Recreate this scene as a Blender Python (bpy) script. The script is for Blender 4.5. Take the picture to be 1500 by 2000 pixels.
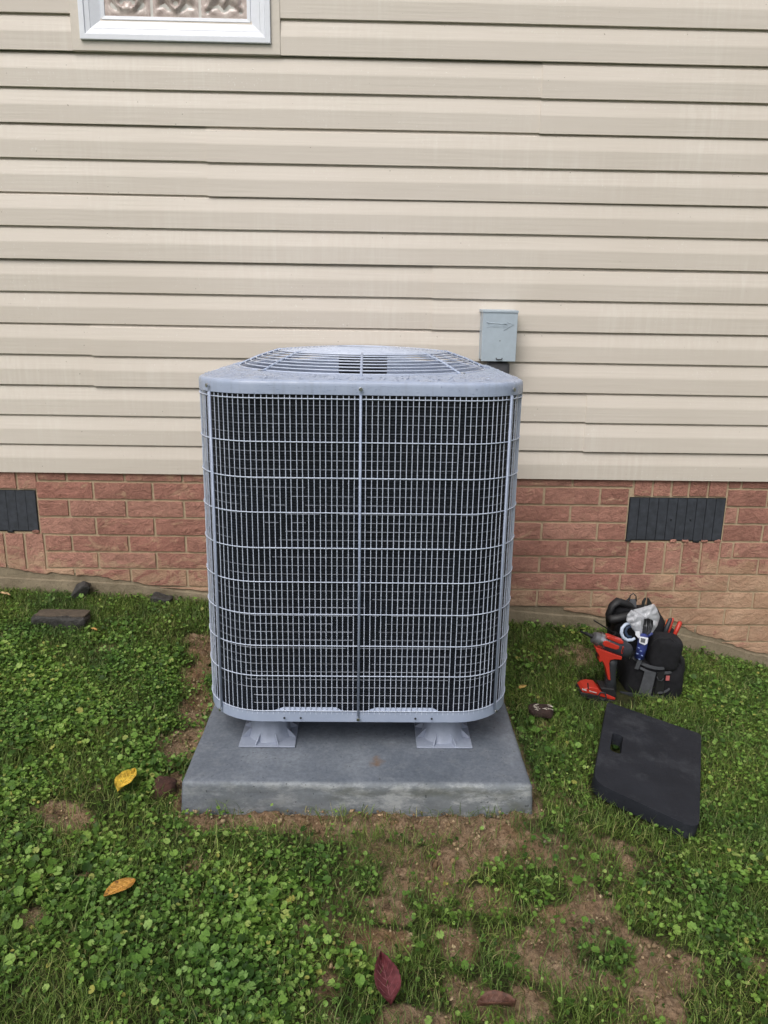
import bpy, bmesh, math, random
import numpy as np
from mathutils import Vector, Matrix, noise as mnoise
random.seed(7); rng = np.random.default_rng(7)
PI = math.pi
S = bpy.context.scene
C = S.collection
for o in list(bpy.data.objects): bpy.data.objects.remove(o)

# ------------------------------------------------------------ camera
F = 1500.0; CH = 1.33
down = np.array([655-750.0, 5900.0, F]); down /= np.linalg.norm(down)
ax = np.array([1, 0, .016]); ax -= ax.dot(down)*down; ax /= np.linalg.norm(ax)
ay = np.cross(down, ax); ay = -ay if ay[2] < 0 else ay
RM = np.stack([ax, ay, -down])
CP = np.array([0, 0, CH])
cam = bpy.data.cameras.new('camera'); co = bpy.data.objects.new('camera', cam); C.objects.link(co)
cam.sensor_fit = 'HORIZONTAL'; cam.sensor_width = 36; cam.lens = 36*F/1500
cam.clip_start = .05; cam.clip_end = 500
m = Matrix.Identity(4)
for i in range(3):
    m[i][0] = RM[i][0]; m[i][1] = -RM[i][1]; m[i][2] = -RM[i][2]; m[i][3] = CP[i]
co.matrix_world = m
S.camera = co

# ------------------------------------------------------------ world, sun, exposure
W = bpy.data.worlds.new('World'); S.world = W; W.use_nodes = True
nt = W.node_tree; nt.nodes.clear()
sky = nt.nodes.new('ShaderNodeTexSky'); sky.sky_type = 'NISHITA'; sky.sun_disc = False
SUN_EL, SUN_AZ = math.radians(52), math.radians(205)     # azimuth clockwise from +Y (the wall's side)
sky.sun_elevation = SUN_EL; sky.sun_rotation = SUN_AZ
sky.air_density = 1.0; sky.dust_density = 6.0; sky.ozone_density = 1.0
hsv = nt.nodes.new('ShaderNodeHueSaturation'); hsv.inputs['Saturation'].default_value = .30   # overcast: the blue is veiled by cloud
bg = nt.nodes.new('ShaderNodeBackground'); bg.inputs[1].default_value = .12
out = nt.nodes.new('ShaderNodeOutputWorld')
nt.links.new(sky.outputs[0], hsv.inputs['Color']); nt.links.new(hsv.outputs[0], bg.inputs[0]); nt.links.new(bg.outputs[0], out.inputs[0])
sl = bpy.data.lights.new('sun', 'SUN'); sl.energy = .9; sl.angle = math.radians(35); sl.color = (1, .97, .92)
so = bpy.data.objects.new('sun', sl); C.objects.link(so)
sd = Vector((math.sin(SUN_AZ)*math.cos(SUN_EL), math.cos(SUN_AZ)*math.cos(SUN_EL), math.sin(SUN_EL)))
so.rotation_euler = (-sd).to_track_quat('-Z', 'Y').to_euler(); so.location = sd*20
S.view_settings.view_transform = 'Standard'; S.view_settings.look = 'None'
S.view_settings.exposure = 0.15; S.view_settings.gamma = 1; S.view_settings.use_curve_mapping = False
S.render.engine = 'CYCLES'

# ------------------------------------------------------------ placement helpers
def ray(px, py): return RM @ np.array([(px-750)/F, (py-1000)/F, 1.0])
def WP(px, py, Y=3.2):
    """the point of the vertical plane y = Y seen along a sight line"""
    d = ray(px, py); return Vector(CP + d*(Y/d[1]))
_gx = [-40, -3, -1.6, -.72, .2, .62, .97, 1.3, 1.83, 3, 40]
_gz = [.6, .26, .145, .105, .045, .012, -.012, -.07, -.2, -.42, -1.2]
def zg(x, y):
    x = np.asarray(x, float); y = np.asarray(y, float)
    b = np.interp(x, _gx, _gz) + .04*np.clip(y-3.2, -6, 0)
    w = np.exp(-(np.clip(np.abs(x+.02)-.5, 0, None)/.16)**2)*np.exp(-(np.clip(np.abs(y-2.25)-.42, 0, None)/.22)**2)
    return b*(1-w) + w*.010
def GP(px, py, dz=0.0):
    """ground point on a sight line"""
    d = ray(px, py); z = 0.0
    for _ in range(12):
        p = CP + d*((z+dz-CH)/d[2]); z = float(zg(p[0], p[1]))
    return Vector((p[0], p[1], z+dz))

# ------------------------------------------------------------ object helpers
def tag(o, label=None, cat=None, group=None, kind=None):
    if label: o['label'] = label
    if cat: o['category'] = cat
    if group: o['group'] = group
    if kind: o['kind'] = kind
    return o
def empty(name, loc, label=None, cat=None, group=None):
    o = bpy.data.objects.new(name, None); C.objects.link(o); o.location = loc; o.empty_display_size = .05
    return tag(o, label, cat, group)
def wloc(o):
    v = Vector((0, 0, 0))
    while o is not None: v += Vector(o.location); o = o.parent
    return v
class MB:
    def __init__(s): s.v = []; s.f = []
    def add(s, vs, fs):
        n = len(s.v); s.v += [tuple(v) for v in vs]; s.f += [tuple(i+n for i in f) for f in fs]; return s
    def box(s, a, b):
        x0, y0, z0 = a; x1, y1, z1 = b
        return s.add([(x0,y0,z0),(x1,y0,z0),(x1,y1,z0),(x0,y1,z0),(x0,y0,z1),(x1,y0,z1),(x1,y1,z1),(x0,y1,z1)],
                     [(0,3,2,1),(4,5,6,7),(0,1,5,4),(1,2,6,5),(2,3,7,6),(3,0,4,7)])
    def tube(s, pts, r, n=8, closed=False, cap=True, flat=1.0):
        pts = [Vector(p) for p in pts]; N = len(pts)
        rr = r if isinstance(r, (list, tuple)) else [r]*N
        up = None; vs = []; fs = []
        for i, p in enumerate(pts):
            if closed: t = pts[(i+1) % N]-pts[i-1]
            else: t = pts[min(i+1, N-1)]-pts[max(i-1, 0)]
            t.normalize()
            if up is None:
                up = Vector((0, 0, 1)) if abs(t.z) < .9 else Vector((0, 1, 0))
            a = (up - t*up.dot(t)).normalized(); b = t.cross(a); up = a
            for k in range(n):
                th = 2*PI*k/n
                vs.append(p + a*(math.cos(th)*rr[i]) + b*(math.sin(th)*rr[i]*flat))
        M = N if closed else N-1
        for i in range(M):
            for k in range(n):
                j = (i+1) % N
                fs.append((i*n+k, i*n+(k+1) % n, j*n+(k+1) % n, j*n+k))
        if cap and not closed:
            fs.append(tuple(range(n))[::-1]); fs.append(tuple((N-1)*n+k for k in range(n)))
        return s.add(vs, fs)
    def prism(s, poly, d):
        """poly: list of Vectors (planar), pushed by +-d/2"""
        poly = [Vector(p) for p in poly]; d = Vector(d); n = len(poly)
        vs = [p-d/2 for p in poly]+[p+d/2 for p in poly]
        fs = [tuple(range(n)), tuple(range(2*n-1, n-1, -1))]
        for i in range(n): fs.append((i, n+i, n+(i+1) % n, (i+1) % n))
        return s.add(vs, fs)
    def sq(s, c, dim, e=.35, rot=None, amp=0, nu=28, nv=16, seed=0, freq=6):
        """soft box: superellipsoid"""
        c = Vector(c); vs = []; fs = []
        def sp(a, p): return math.copysign(abs(a)**p, a)
        for j in range(nv+1):
            ph = -PI/2+PI*j/nv
            for i in range(nu):
                th = 2*PI*i/nu
                q = Vector((sp(math.cos(ph), e)*sp(math.cos(th), e)*dim[0]/2, sp(math.cos(ph), e)*sp(math.sin(th), e)*dim[1]/2, sp(math.sin(ph), e)*dim[2]/2))
                if amp:
                    nn = mnoise.noise_vector(q*freq+Vector((seed*3.1, seed, 0))); q = q + nn*amp
                if rot is not None: q = rot @ q
                vs.append(c+q)
        for j in range(nv):
            for i in range(nu): fs.append((j*nu+i, j*nu+(i+1) % nu, (j+1)*nu+(i+1) % nu, (j+1)*nu+i))
        return s.add(vs, fs)
    def build(s, name, mat, parent=None, smooth=False, bevel=0, seg=2, label=None, kind=None, sub=0):
        me = bpy.data.meshes.new(name)
        off = wloc(parent) if parent else Vector((0, 0, 0))
        me.from_pydata([(v[0]-off.x, v[1]-off.y, v[2]-off.z) for v in s.v], [], s.f)
        bm = bmesh.new(); bm.from_mesh(me)
        bmesh.ops.recalc_face_normals(bm, faces=bm.faces)
        if bevel:
            ed = [e for e in bm.edges if len(e.link_faces) == 2 and e.calc_face_angle(0) > math.radians(30)]
            bmesh.ops.bevel(bm, geom=ed, offset=bevel, segments=seg, profile=.5, affect='EDGES', clamp_overlap=True)
        bm.to_mesh(me); bm.free()
        me.materials.append(mat)
        if smooth:
            me.polygons.foreach_set('use_smooth', [True]*len(me.polygons))
            if smooth == 'a':
                try: me.set_sharp_from_angle(angle=math.radians(40))
                except Exception: pass
        o = bpy.data.objects.new(name, me); C.objects.link(o)
        if parent: o.parent = parent
        if label: o['label'] = label
        if kind: o['kind'] = kind
        return o
def npmesh(name, v, loops, starts, mats, matidx=None, smooth=False):
    me = bpy.data.meshes.new(name)
    me.vertices.add(len(v)); me.vertices.foreach_set('co', v.astype(np.float32).ravel())
    me.loops.add(len(loops)); me.loops.foreach_set('vertex_index', loops.astype(np.int32))
    me.polygons.add(len(starts)); me.polygons.foreach_set('loop_start', starts.astype(np.int32))
    if smooth: me.polygons.foreach_set('use_smooth', np.ones(len(starts), bool))
    for mm in mats: me.materials.append(mm)
    me.update(calc_edges=True); me.validate()
    o = bpy.data.objects.new(name, me); C.objects.link(o); return o

# ------------------------------------------------------------ materials
def lin(c):
    return tuple(((x/255)/12.92 if x/255 <= .04045 else ((x/255+.055)/1.055)**2.4) for x in c)
class Mat:
    def __init__(s, name, col=(.5, .5, .5), rough=.5, metal=0, spec=.5, coords='Object'):
        s.m = bpy.data.materials.new(name); s.m.use_nodes = True; s.t = s.m.node_tree
        s.b = s.t.nodes['Principled BSDF']; s.b.inputs['Base Color'].default_value = (*col, 1)
        s.b.inputs['Roughness'].default_value = rough; s.b.inputs['Metallic'].default_value = metal
        s.b.inputs['Specular IOR Level'].default_value = spec
        s.tc = s.t.nodes.new('ShaderNodeTexCoord') if coords != 'World' else None
        s.geo = s.t.nodes.new('ShaderNodeNewGeometry')
        s.P = s.geo.outputs['Position'] if coords == 'World' else s.tc.outputs[coords]
        s.col = None; s.nrm = None
    def n(s, typ, **kw):
        x = s.t.nodes.new(typ)
        for k, v in kw.items(): setattr(x, k, v)
        return x
    def L(s, a, b): s.t.links.new(a, b)
    def mapped(s, scale=(1, 1, 1), loc=(0, 0, 0), rot=(0, 0, 0)):
        mp = s.n('ShaderNodeMapping'); mp.inputs['Scale'].default_value = scale; mp.inputs['Location'].default_value = loc; mp.inputs['Rotation'].default_value = rot
        s.L(s.P, mp.inputs['Vector']); return mp.outputs[0]
    def noise(s, sc, det=4, rough=.5, scale=(1, 1, 1), loc=(0, 0, 0), dist=0):
        x = s.n('ShaderNodeTexNoise'); x.inputs['Scale'].default_value = sc; x.inputs['Detail'].default_value = det
        x.inputs['Roughness'].default_value = rough; x.inputs['Distortion'].default_value = dist
        s.L(s.mapped(scale, loc), x.inputs['Vector']); return x.outputs[0]
    def ramp(s, v, pts, interp='LINEAR'):
        r = s.n('ShaderNodeValToRGB'); r.color_ramp.interpolation = interp
        e = r.color_ramp.elements
        while len(e) < len(pts): e.new(.5)
        for i, (p, c) in enumerate(pts):
            e[i].position = p; e[i].color = (*c, 1) if not isinstance(c, (int, float)) else (c, c, c, 1)
        s.L(v, r.inputs[0]); return r.outputs[0]
    def mix(s, fac, a, b, mode='MIX'):
        x = s.n('ShaderNodeMix', data_type='RGBA', blend_type=mode)
        for sock, val in ((x.inputs[0], fac), (x.inputs[6], a), (x.inputs[7], b)):
            if isinstance(val, (int, float)): sock.default_value = val if sock.type == 'VALUE' else (val, val, val, 1)
            elif isinstance(val, tuple): sock.default_value = (*val, 1)
            else: s.L(val, sock)
        return x.outputs[2]
    def math(s, op, a, b=0.0, c=None, clamp=False):
        x = s.n('ShaderNodeMath', operation=op, use_clamp=clamp)
        for i, val in enumerate((a, b, c)):
            if val is None: continue
            if isinstance(val, (int, float)): x.inputs[i].default_value = val
            else: s.L(val, x.inputs[i])
        return x.outputs[0]
    def rnd_obj(s): return s.n('ShaderNodeObjectInfo').outputs['Random']
    def rnd_isl(s): return s.geo.outputs['Random Per Island']
    def setcol(s, c): s.L(c, s.b.inputs['Base Color']); s.col = c; return s
    def bump(s, h, strength=.3, dist=.01):
        x = s.n('ShaderNodeBump'); x.inputs['Strength'].default_value = strength; x.inputs['Distance'].default_value = dist
        s.L(h, x.inputs['Height'])
        if s.nrm is not None: s.L(s.nrm, x.inputs['Normal'])
        s.nrm = x.outputs[0]; s.L(s.nrm, s.b.inputs['Normal']); return s
    def rough(s, v): s.L(v, s.b.inputs['Roughness']); return s

def M_siding():
    M = Mat('siding_vinyl', rough=.42, spec=.4, coords='World')
    base = M.mix(M.rnd_obj(), (.690, .622, .553), (.712, .645, .575))
    big = M.ramp(M.noise(1.3, 5, .6, (1, 1, 2.2)), [(.3, (.93, .925, .91)), (.7, (1, 1, 1))])
    c = M.mix(1.0, base, big, 'MULTIPLY')
    streak = M.ramp(M.noise(60, 3, .6, (1, 1, .05)), [(.42, 0.0), (.72, .38)])
    patch = M.ramp(M.noise(2.2, 3, .5, (1, 1, 1.5), (3, 0, 1)), [(.45, 0.0), (.65, 1.0)])
    c = M.mix(M.math('MULTIPLY', streak, patch), c, (.80, .76, .69))
    speck = M.ramp(M.noise(130, 2, .5), [(.66, 0.0), (.74, .7)])
    sp2 = M.ramp(M.noise(2.6, 3, .6, (1, 1, 1.8), loc=(7, 1, 2)), [(.46, 0.0), (.60, 1.0)])
    c = M.mix(M.math('MULTIPLY', speck, sp2), c, (.85, .82, .77))
    dirt = M.ramp(M.noise(85, 1, .5, loc=(1, 5, 2)), [(.79, 0.0), (.81, .65)])
    c = M.mix(dirt, c, (.2, .16, .11))
    M.setcol(c)
    M.bump(M.noise(55, 5, .6, (.06, 1, 1.6)), .22, .004)
    M.bump(M.noise(4, 2, .5, (.6, 1, .6)), .12, .02)
    return M.m
def M_brick():
    M = Mat('rockface_brick', rough=.85, spec=.25, coords='World')
    r = M.rnd_obj()
    c = M.ramp(r, [(0, (.400, .195, .150)), (.3, (.465, .230, .178)), (.7, (.510, .270, .208)), (1, (.430, .195, .152))])
    n1 = M.noise(26, 6, .7, dist=1.2)
    c = M.mix(1.0, c, M.ramp(n1, [(.25, (.62, .62, .62)), (.7, (1.08, 1.08, 1.08))]), 'MULTIPLY')
    # mortar smears: over the low courses, most of all on the right, and a few strays
    sep = M.n('ShaderNodeSeparateXYZ'); M.L(M.P, sep.inputs[0])
    low = M.math('SUBTRACT', 1.0, M.math('MULTIPLY', M.math('ADD', M.math('ADD', sep.outputs['Z'], -.02), M.math('MULTIPLY', sep.outputs['X'], .06)), 3.4), clamp=True)
    rt = M.math('MULTIPLY', M.math('SUBTRACT', sep.outputs['X'], .95), .55, clamp=True)
    band = M.math('SUBTRACT', 1.0, M.math('MULTIPLY', M.math('ABSOLUTE', M.math('SUBTRACT', sep.outputs['Z'], .17)), 4.5), clamp=True)
    k = M.math('ADD', M.math('MULTIPLY', low, .30), M.math('MULTIPLY', M.math('MULTIPLY', rt, band), .75))
    sm = M.noise(7, 6, .72, (1, 1, 1.8), (2, 0, 0), dist=1.5)
    s_ = M.ramp(M.math('ADD', sm, k), [(.58, 0.0), (.68, .8), (1, .9)])
    c = M.mix(s_, c, M.mix(M.noise(14, 4), (.44, .26, .16), (.60, .43, .30)))
    c = M.mix(1.0, c, M.ramp(M.noise(4.5, 4, .6, loc=(3, 0, 8)), [(.3, (.82, .80, .80)), (.7, (1.14, 1.14, 1.14))]), 'MULTIPLY')
    dust = M.ramp(M.noise(45, 5, .75, dist=2.0), [(.5, 0.0), (.75, .45)])
    c = M.mix(M.math('MULTIPLY', dust, .7), c, (.46, .27, .18))
    M.setcol(c)
    M.bump(M.noise(16, 8, .72, (1, 1, 1.3), dist=2.6), .85, .011)
    v = M.n('ShaderNodeTexVoronoi'); v.feature = 'DISTANCE_TO_EDGE'; v.inputs['Scale'].default_value = 26
    mv = M.mapped((1.6, 1, .75), rot=(0, .6, 0)); nn = M.n('ShaderNodeTexNoise'); nn.inputs['Scale'].default_value = 14; M.L(M.P, nn.inputs['Vector'])
    M.L(M.mix(.25, mv, nn.outputs['Color']), v.inputs['Vector'])
    M.bump(M.ramp(v.outputs['Distance'], [(0, 0.0), (.12, 1.0)]), .22, .005)
    return M.m
def M_mortar():
    M = Mat('mortar', rough=.95, spec=.15, coords='World')
    M.setcol(M.ramp(M.noise(30, 5, .7), [(.3, (.40, .30, .20)), (.7, (.53, .42, .29))]))
    M.bump(M.noise(120, 4, .7), .5, .004); return M.m
def M_footing():
    M = Mat('footing_concrete', rough=.95, spec=.15, coords='World')
    c = M.ramp(M.noise(9, 6, .7), [(.3, (.17, .135, .090)), (.55, (.26, .215, .150)), (.75, (.35, .29, .20))])
    c = M.mix(M.ramp(M.noise(120, 2, .5), [(.6, 0.0), (.7, .5)]), c, (.14, .11, .08))
    M.setcol(c); M.bump(M.noise(60, 6, .75), .7, .008); return M.m
def M_paint(name='grey_paint', col=(.365, .425, .560), wet=False, rough=.38):
    M = Mat(name, rough=rough, spec=.5, coords='World')
    c = M.mix(1.0, col, M.ramp(M.noise(18, 4, .6), [(.3, (.90, .91, .93)), (.7, (1.05, 1.04, 1.03))]), 'MULTIPLY')
    if wet:
        st = M.ramp(M.noise(90, 2, .5, (1, 1, .04)), [(.5, 0.0), (.8, .35)])
        c = M.mix(st, c, (.25, .28, .34))
    M.setcol(c)
    M.rough(M.ramp(M.noise(30, 4, .6), [(.35, .22 if wet else rough-.08), (.65, .5 if wet else rough+.1)]))
    M.bump(M.noise(220, 2, .5), .06, .002)
    return M.m
def M_simple(name, col, rough=.5, metal=0, bumpsc=None, bs=.2, var=.12, spec=.5, bd=.003):
    M = Mat(name, rough=rough, metal=metal, spec=spec, coords='World')
    c = M.mix(1.0, col, M.ramp(M.noise(40, 4, .65), [(.3, (1-var,)*3), (.7, (1+var,)*3)]), 'MULTIPLY')
    M.setcol(c)
    if bumpsc: M.bump(M.noise(bumpsc, 4, .6), bs, bd)
    return M.m
def M_concrete():
    M = Mat('pad_concrete', rough=.7, spec=.35, coords='World')
    c = M.ramp(M.noise(5, 7, .65), [(.28, (.105, .122, .150)), (.5, (.150, .170, .205)), (.72, (.215, .238, .272))])
    c = M.mix(M.ramp(M.noise(2.2, 3, .6, loc=(4, 2, 0)), [(.42, 0.0), (.62, .55)]), c, (.095, .112, .140))
    c = M.mix(M.ramp(M.noise(22, 5, .7), [(.5, 0.0), (.72, .35)]), c, (.25, .27, .29))
    c = M.mix(1.0, c, M.ramp(M.noise(85, 6, .8), [(.32, (.74, .74, .75)), (.7, (1.22, 1.22, 1.20))]), 'MULTIPLY')
    sep = M.n('ShaderNodeSeparateXYZ'); M.L(M.P, sep.inputs[0])
    # efflorescence on the front face
    fr = M.math('MULTIPLY', M.math('SUBTRACT', 1.865, sep.outputs['Y']), 60, clamp=True)
    c = M.mix(M.math('MULTIPLY', fr, .55), c, (.235, .255, .262))
    ef = M.ramp(M.noise(9, 8, .8, (1, 1, 2.2)), [(.47, 0.0), (.60, .8)])
    c = M.mix(M.math('MULTIPLY', fr, ef), c, (.46, .48, .49))
    gr = M.ramp(M.noise(7, 4, .6, (1, 1, 3), (1, 1, 1)), [(.5, 0.0), (.66, .75)])
    c = M.mix(M.math('MULTIPLY', fr, gr), c, (.115, .125, .11))
    # rust spot
    rs = RUST
    dx = M.math('SUBTRACT', sep.outputs['X'], rs[0]); dy = M.math('SUBTRACT', sep.outputs['Y'], rs[1])
    d = M.math('SQRT', M.math('ADD', M.math('MULTIPLY', dx, dx), M.math('MULTIPLY', M.math('MULTIPLY', dy, dy), .5)))
    d = M.math('ADD', d, M.math('MULTIPLY', M.math('SUBTRACT', M.noise(40, 3), .5), .045))
    c = M.mix(M.ramp(d, [(.003, .75), (.022, 0.0)]), c, (.17, .095, .045))
    pit = M.ramp(M.noise(95, 1, .5, loc=(3, 3, 3)), [(.73, 0.0), (.76, .8)])
    c = M.mix(pit, c, (.07, .075, .08))
    M.setcol(c); M.rough(M.ramp(M.noise(3, 3, .6), [(.35, .42), (.6, .8)]))
    M.bump(M.noise(70, 6, .7), .28, .003); M.bump(M.noise(9, 3, .6), .2, .008)
    return M.m
def M_soil():
    M = Mat('soil', rough=.95, spec=.15, coords='World')
    at = M.n('ShaderNodeAttribute', attribute_name='bare')
    c = M.ramp(M.noise(9, 8, .7), [(.25, (.180, .115, .068)), (.5, (.385, .260, .165)), (.75, (.58, .43, .29))])
    c = M.mix(M.ramp(M.noise(60, 4, .7), [(.5, 0.0), (.75, .6)]), c, (.54, .41, .29))
    c = M.mix(1.0, c, M.ramp(M.noise(110, 6, .8), [(.34, (.30, .27, .25)), (.5, (.95, .95, .95)), (.7, (1.3, 1.28, 1.25))]), 'MULTIPLY')
    c = M.mix(M.ramp(M.noise(4, 4, .6, loc=(9, 2, 0)), [(.5, 0.0), (.7, .5)]), c, (.42, .24, .12))
    c = M.mix(M.ramp(M.noise(25, 5, .7, loc=(5, 0, 0)), [(.55, 0.0), (.68, .6)]), c, (.09, .055, .034))
    mo = M.ramp(M.noise(14, 5, .7), [(.35, (.030, .036, .014)), (.7, (.095, .095, .040))])
    f = M.math('ADD', at.outputs['Fac'], M.math('MULTIPLY', M.math('SUBTRACT', M.noise(30, 4), .5), .8))
    far = M.n('ShaderNodeAttribute', attribute_name='far')
    c = M.mix(M.ramp(f, [(.25, 0.0), (.6, 1.0)]), mo, c)
    c = M.mix(far.outputs['Fac'], c, M.ramp(M.noise(40, 4, .7), [(.3, (.02, .045, .01)), (.7, (.06, .11, .025))]))
    M.setcol(c)
    M.bump(M.noise(38, 8, .8), 1.0, .022); M.bump(M.noise(200, 4, .7), .9, .006)
    return M.m
def M_leafy(name, cols, rough=.5, trans=.25, vein=False):
    M = Mat(name, rough=rough, spec=.22, coords='World')
    c = M.ramp(M.rnd_isl(), cols)
    c = M.mix(1.0, c, M.ramp(M.noise(3.5, 3, .6), [(.3, (.60, .72, .70)), (.7, (1.20, 1.12, .95))]), 'MULTIPLY')
    c = M.mix(1.0, c, M.ramp(M.noise(240, 3, .7), [(.3, (.62, .66, .62)), (.7, (1.25, 1.2, 1.2))]), 'MULTIPLY')
    M.setcol(c)
    tr = M.n('ShaderNodeBsdfTranslucent'); M.L(c, tr.inputs[0])
    ms = M.n('ShaderNodeMixShader'); ms.inputs[0].default_value = trans
    o = [x for x in M.t.nodes if x.type == 'OUTPUT_MATERIAL'][0]
    M.L(M.b.outputs[0], ms.inputs[1]); M.L(tr.outputs[0], ms.inputs[2]); M.L(ms.outputs[0], o.inputs[0])
    return M.m

RUST = GP(735, 1487)
_d = ray(735, 1487); _p = CP+_d*((.093-CH)/_d[2]); RUST = (float(_p[0]), float(_p[1]))
m_siding = M_siding(); m_brick = M_brick(); m_mortar = M_mortar(); m_foot = M_footing()
m_paint = M_paint(); m_cap = M_paint('grey_paint_wet', (.365, .425, .560), wet=True)
m_conc = M_concrete(); m_soil = M_soil()
m_black = M_simple('black_inside', (.012, .014, .018), .6)
m_dark = M_simple('dark_plastic', (.028, .031, .037), .5, bumpsc=200, bs=.1)
m_ventm = M_simple('vent_plastic', (.044, .049, .062), .55, bumpsc=90, bs=.25, var=.3)
m_wire = M_paint('sky_lit_wire', (.54, .60, .73), rough=.3)  # condenser's grey paint brightened: sky light on the wires put into the colour
m_white = M_simple('white_vinyl', (.80, .82, .88), .3, var=.03, bumpsc=8, bs=.05)
m_trim = M_simple('beige_trim', (.66, .60, .525), .45, var=.04)
m_wrapper = M_simple('house_wrap', (.09, .085, .08), .9)
m_steel = M_simple('steel', (.55, .56, .58), .28, metal=1)
m_box = M_simple('box_enamel', (.420, .490, .555), .4, var=.05, bumpsc=30, bs=.05)
m_conduit = M_simple('conduit_grey', (.085, .085, .095), .6)
m_riser = M_simple('riser_plastic', (.30, .335, .42), .5, var=.08, bumpsc=60, bs=.1)
m_fabric = M_simple('black_fabric', (.015, .015, .018), .85, bumpsc=420, bs=.5, var=.35, spec=.25)
m_strap = M_simple('grey_webbing', (.080, .084, .094), .8, bumpsc=500, bs=.5, var=.25, spec=.25)
m_red = M_simple('red_plastic', (.50, .038, .022), .35, var=.06)
m_orange = M_simple('orange_plastic', (.70, .12, .03), .4)
m_body = M_simple('charcoal_body', (.030, .032, .042), .45, bumpsc=150, bs=.1)
m_rubber = M_simple('black_rubber', (.014, .014, .016), .55, bumpsc=150, bs=.15)
m_alu = M_simple('cast_aluminium', (.17, .17, .18), .45, metal=.5, bumpsc=60, bs=.1)
m_mat = Mat('foam_mat', rough=.75, spec=.3, coords='World')
_c = m_mat.ramp(m_mat.noise(7, 6, .7), [(.35, (.012, .014, .020)), (.75, (.021, .024, .033))])
_c = m_mat.mix(m_mat.ramp(m_mat.noise(5, 6, .8, loc=(2, 1, 0)), [(.52, 0.0), (.72, .5)]), _c, (.075, .080, .092))
m_mat.setcol(_c); m_mat.bump(m_mat.noise(300, 2, .5), .5, .003); m_mat.bump(m_mat.noise(6, 3), .1, .01); m_mat = m_mat.m

# ------------------------------------------------------------ value noise for scattering
class VN:
    def __init__(s, seed): s.g = np.random.default_rng(seed).random((256, 256))
    def __call__(s, x, y, f):
        x = x*f+100; y = y*f+100
        i = np.floor(x).astype(int); j = np.floor(y).astype(int); u = x-i; v = y-j
        u = u*u*(3-2*u); v = v*v*(3-2*v); g = s.g
        a = g[i % 256, j % 256]; b = g[(i+1) % 256, j % 256]; c = g[i % 256, (j+1) % 256]; d = g[(i+1) % 256, (j+1) % 256]
        return (a*(1-u)+b*u)*(1-v)+(c*(1-u)+d*u)*v
    def fb(s, x, y, f, o=4):
        t = 0; a = .5; w = 0
        for k in range(o): t = t+a*s(x+k*7.3, y-k*3.1, f); w += a; a *= .55; f *= 2.1
        return t/w
vn = VN(11); vn2 = VN(12); vn3 = VN(13)
# bare soil patches: (sight point, half size in m along x, along y, strength)
_b = [(398,1265,.05,.11,1.1),(392,1325,.065,.13,1.1),(378,1390,.06,.11,1.05),(355,1450,.055,.09,.95),(335,1535,.04,.05,.9),
 (130,1590,.075,.05,1.1),(72,1795,.03,.03,1.0),(172,1712,.018,.02,1),(192,1536,.015,.014,1),(380,1690,.02,.05,.6),(395,1760,.02,.04,.6),
 (450,1605,.12,.045,1.1),(600,1605,.14,.035,1.1),(740,1610,.12,.04,.95),(880,1615,.11,.05,1.1),(975,1620,.08,.06,1.1),(905,1655,.12,.08,1.0),(540,1600,.12,.045,1.1),(640,1625,.06,.03,.7),
 (775,1690,.05,.08,.85),(745,1765,.07,.035,1.1),(745,1850,.07,.045,1.15),(585,1815,.016,.03,.9),(645,1925,.022,.05,.9),(780,1995,.05,.03,1),
 (900,1830,.05,.05,1.0),(890,1935,.025,.04,1),(950,1750,.03,.02,.7),(1000,1860,.03,.04,.6),
 (1195,1650,.065,.045,1.1),(1225,1690,.035,.04,1.0),(1110,1575,.05,.04,.7),(1130,1620,.035,.03,.6),
 (1150,1790,.09,.05,1.0),(1080,1860,.06,.07,1.0),(1110,1900,.05,.05,.9),(1260,1850,.07,.05,1.05),(1300,1900,.06,.05,1.1),(1285,1960,.05,.05,1.05),(1350,1880,.03,.02,.9),(1030,1970,.06,.05,1.0),(950,1960,.05,.03,.7),
 (1015,1690,.03,.03,.6),(1060,1420,.03,.05,.5),(1060,1365,.035,.02,.8),(1125,1275,.07,.10,.75),(1060,1300,.08,.12,.35),(1030,1240,.10,.06,.3),
 (1350,1275,.10,.03,.9),(1400,1300,.06,.02,.7),(1440,1430,.05,.04,.45),(1480,1890,.04,.03,.6),(215,1265,.05,.04,.55),(350,1245,.12,.05,.2),(1240,1240,.2,.06,.4)]
BARE = []
for px, py, a, b, s_ in _b:
    p = GP(px, py); BARE.append((p.x, p.y, a, b, s_))
def bare(x, y):
    t = np.zeros_like(x)
    n1 = (vn.fb(x, y, 14)-.5); n2 = (vn2.fb(x, y, 14)-.5)
    for bx, by, a, b, s_ in BARE:
        d = np.sqrt(((x-bx)/a+n1*2.4)**2+((y-by)/b+n2*2.4)**2)
        t = np.maximum(t, s_*np.clip(1.55-d, 0, 1))
    # thin ground around the pad and over the middle and the right of the foreground
    th = np.exp(-((x-.28)/.42)**2)*np.clip((1.95-y)/.25, 0, 1)
    t = np.maximum(t, th*np.clip((vn3.fb(x, y, 9)-.44)*4.0, 0, .9))
    t = np.maximum(t, .9*np.exp(-(np.clip(np.abs(x+.022)-.495, 0, None)/.022)**2)*np.exp(-(np.clip(np.abs(y-2.33)-.49, 0, None)/.03)**2))
    return np.clip(t, 0, 1)
def in_pad(x, y): return (np.abs(x+.024) < .497) & (y > 1.845) & (y < 2.83)
_mq = [GP(*p, .0) for p in ((1186, 1380), (1367, 1444), (1356, 1652), (1146, 1558))]
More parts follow.
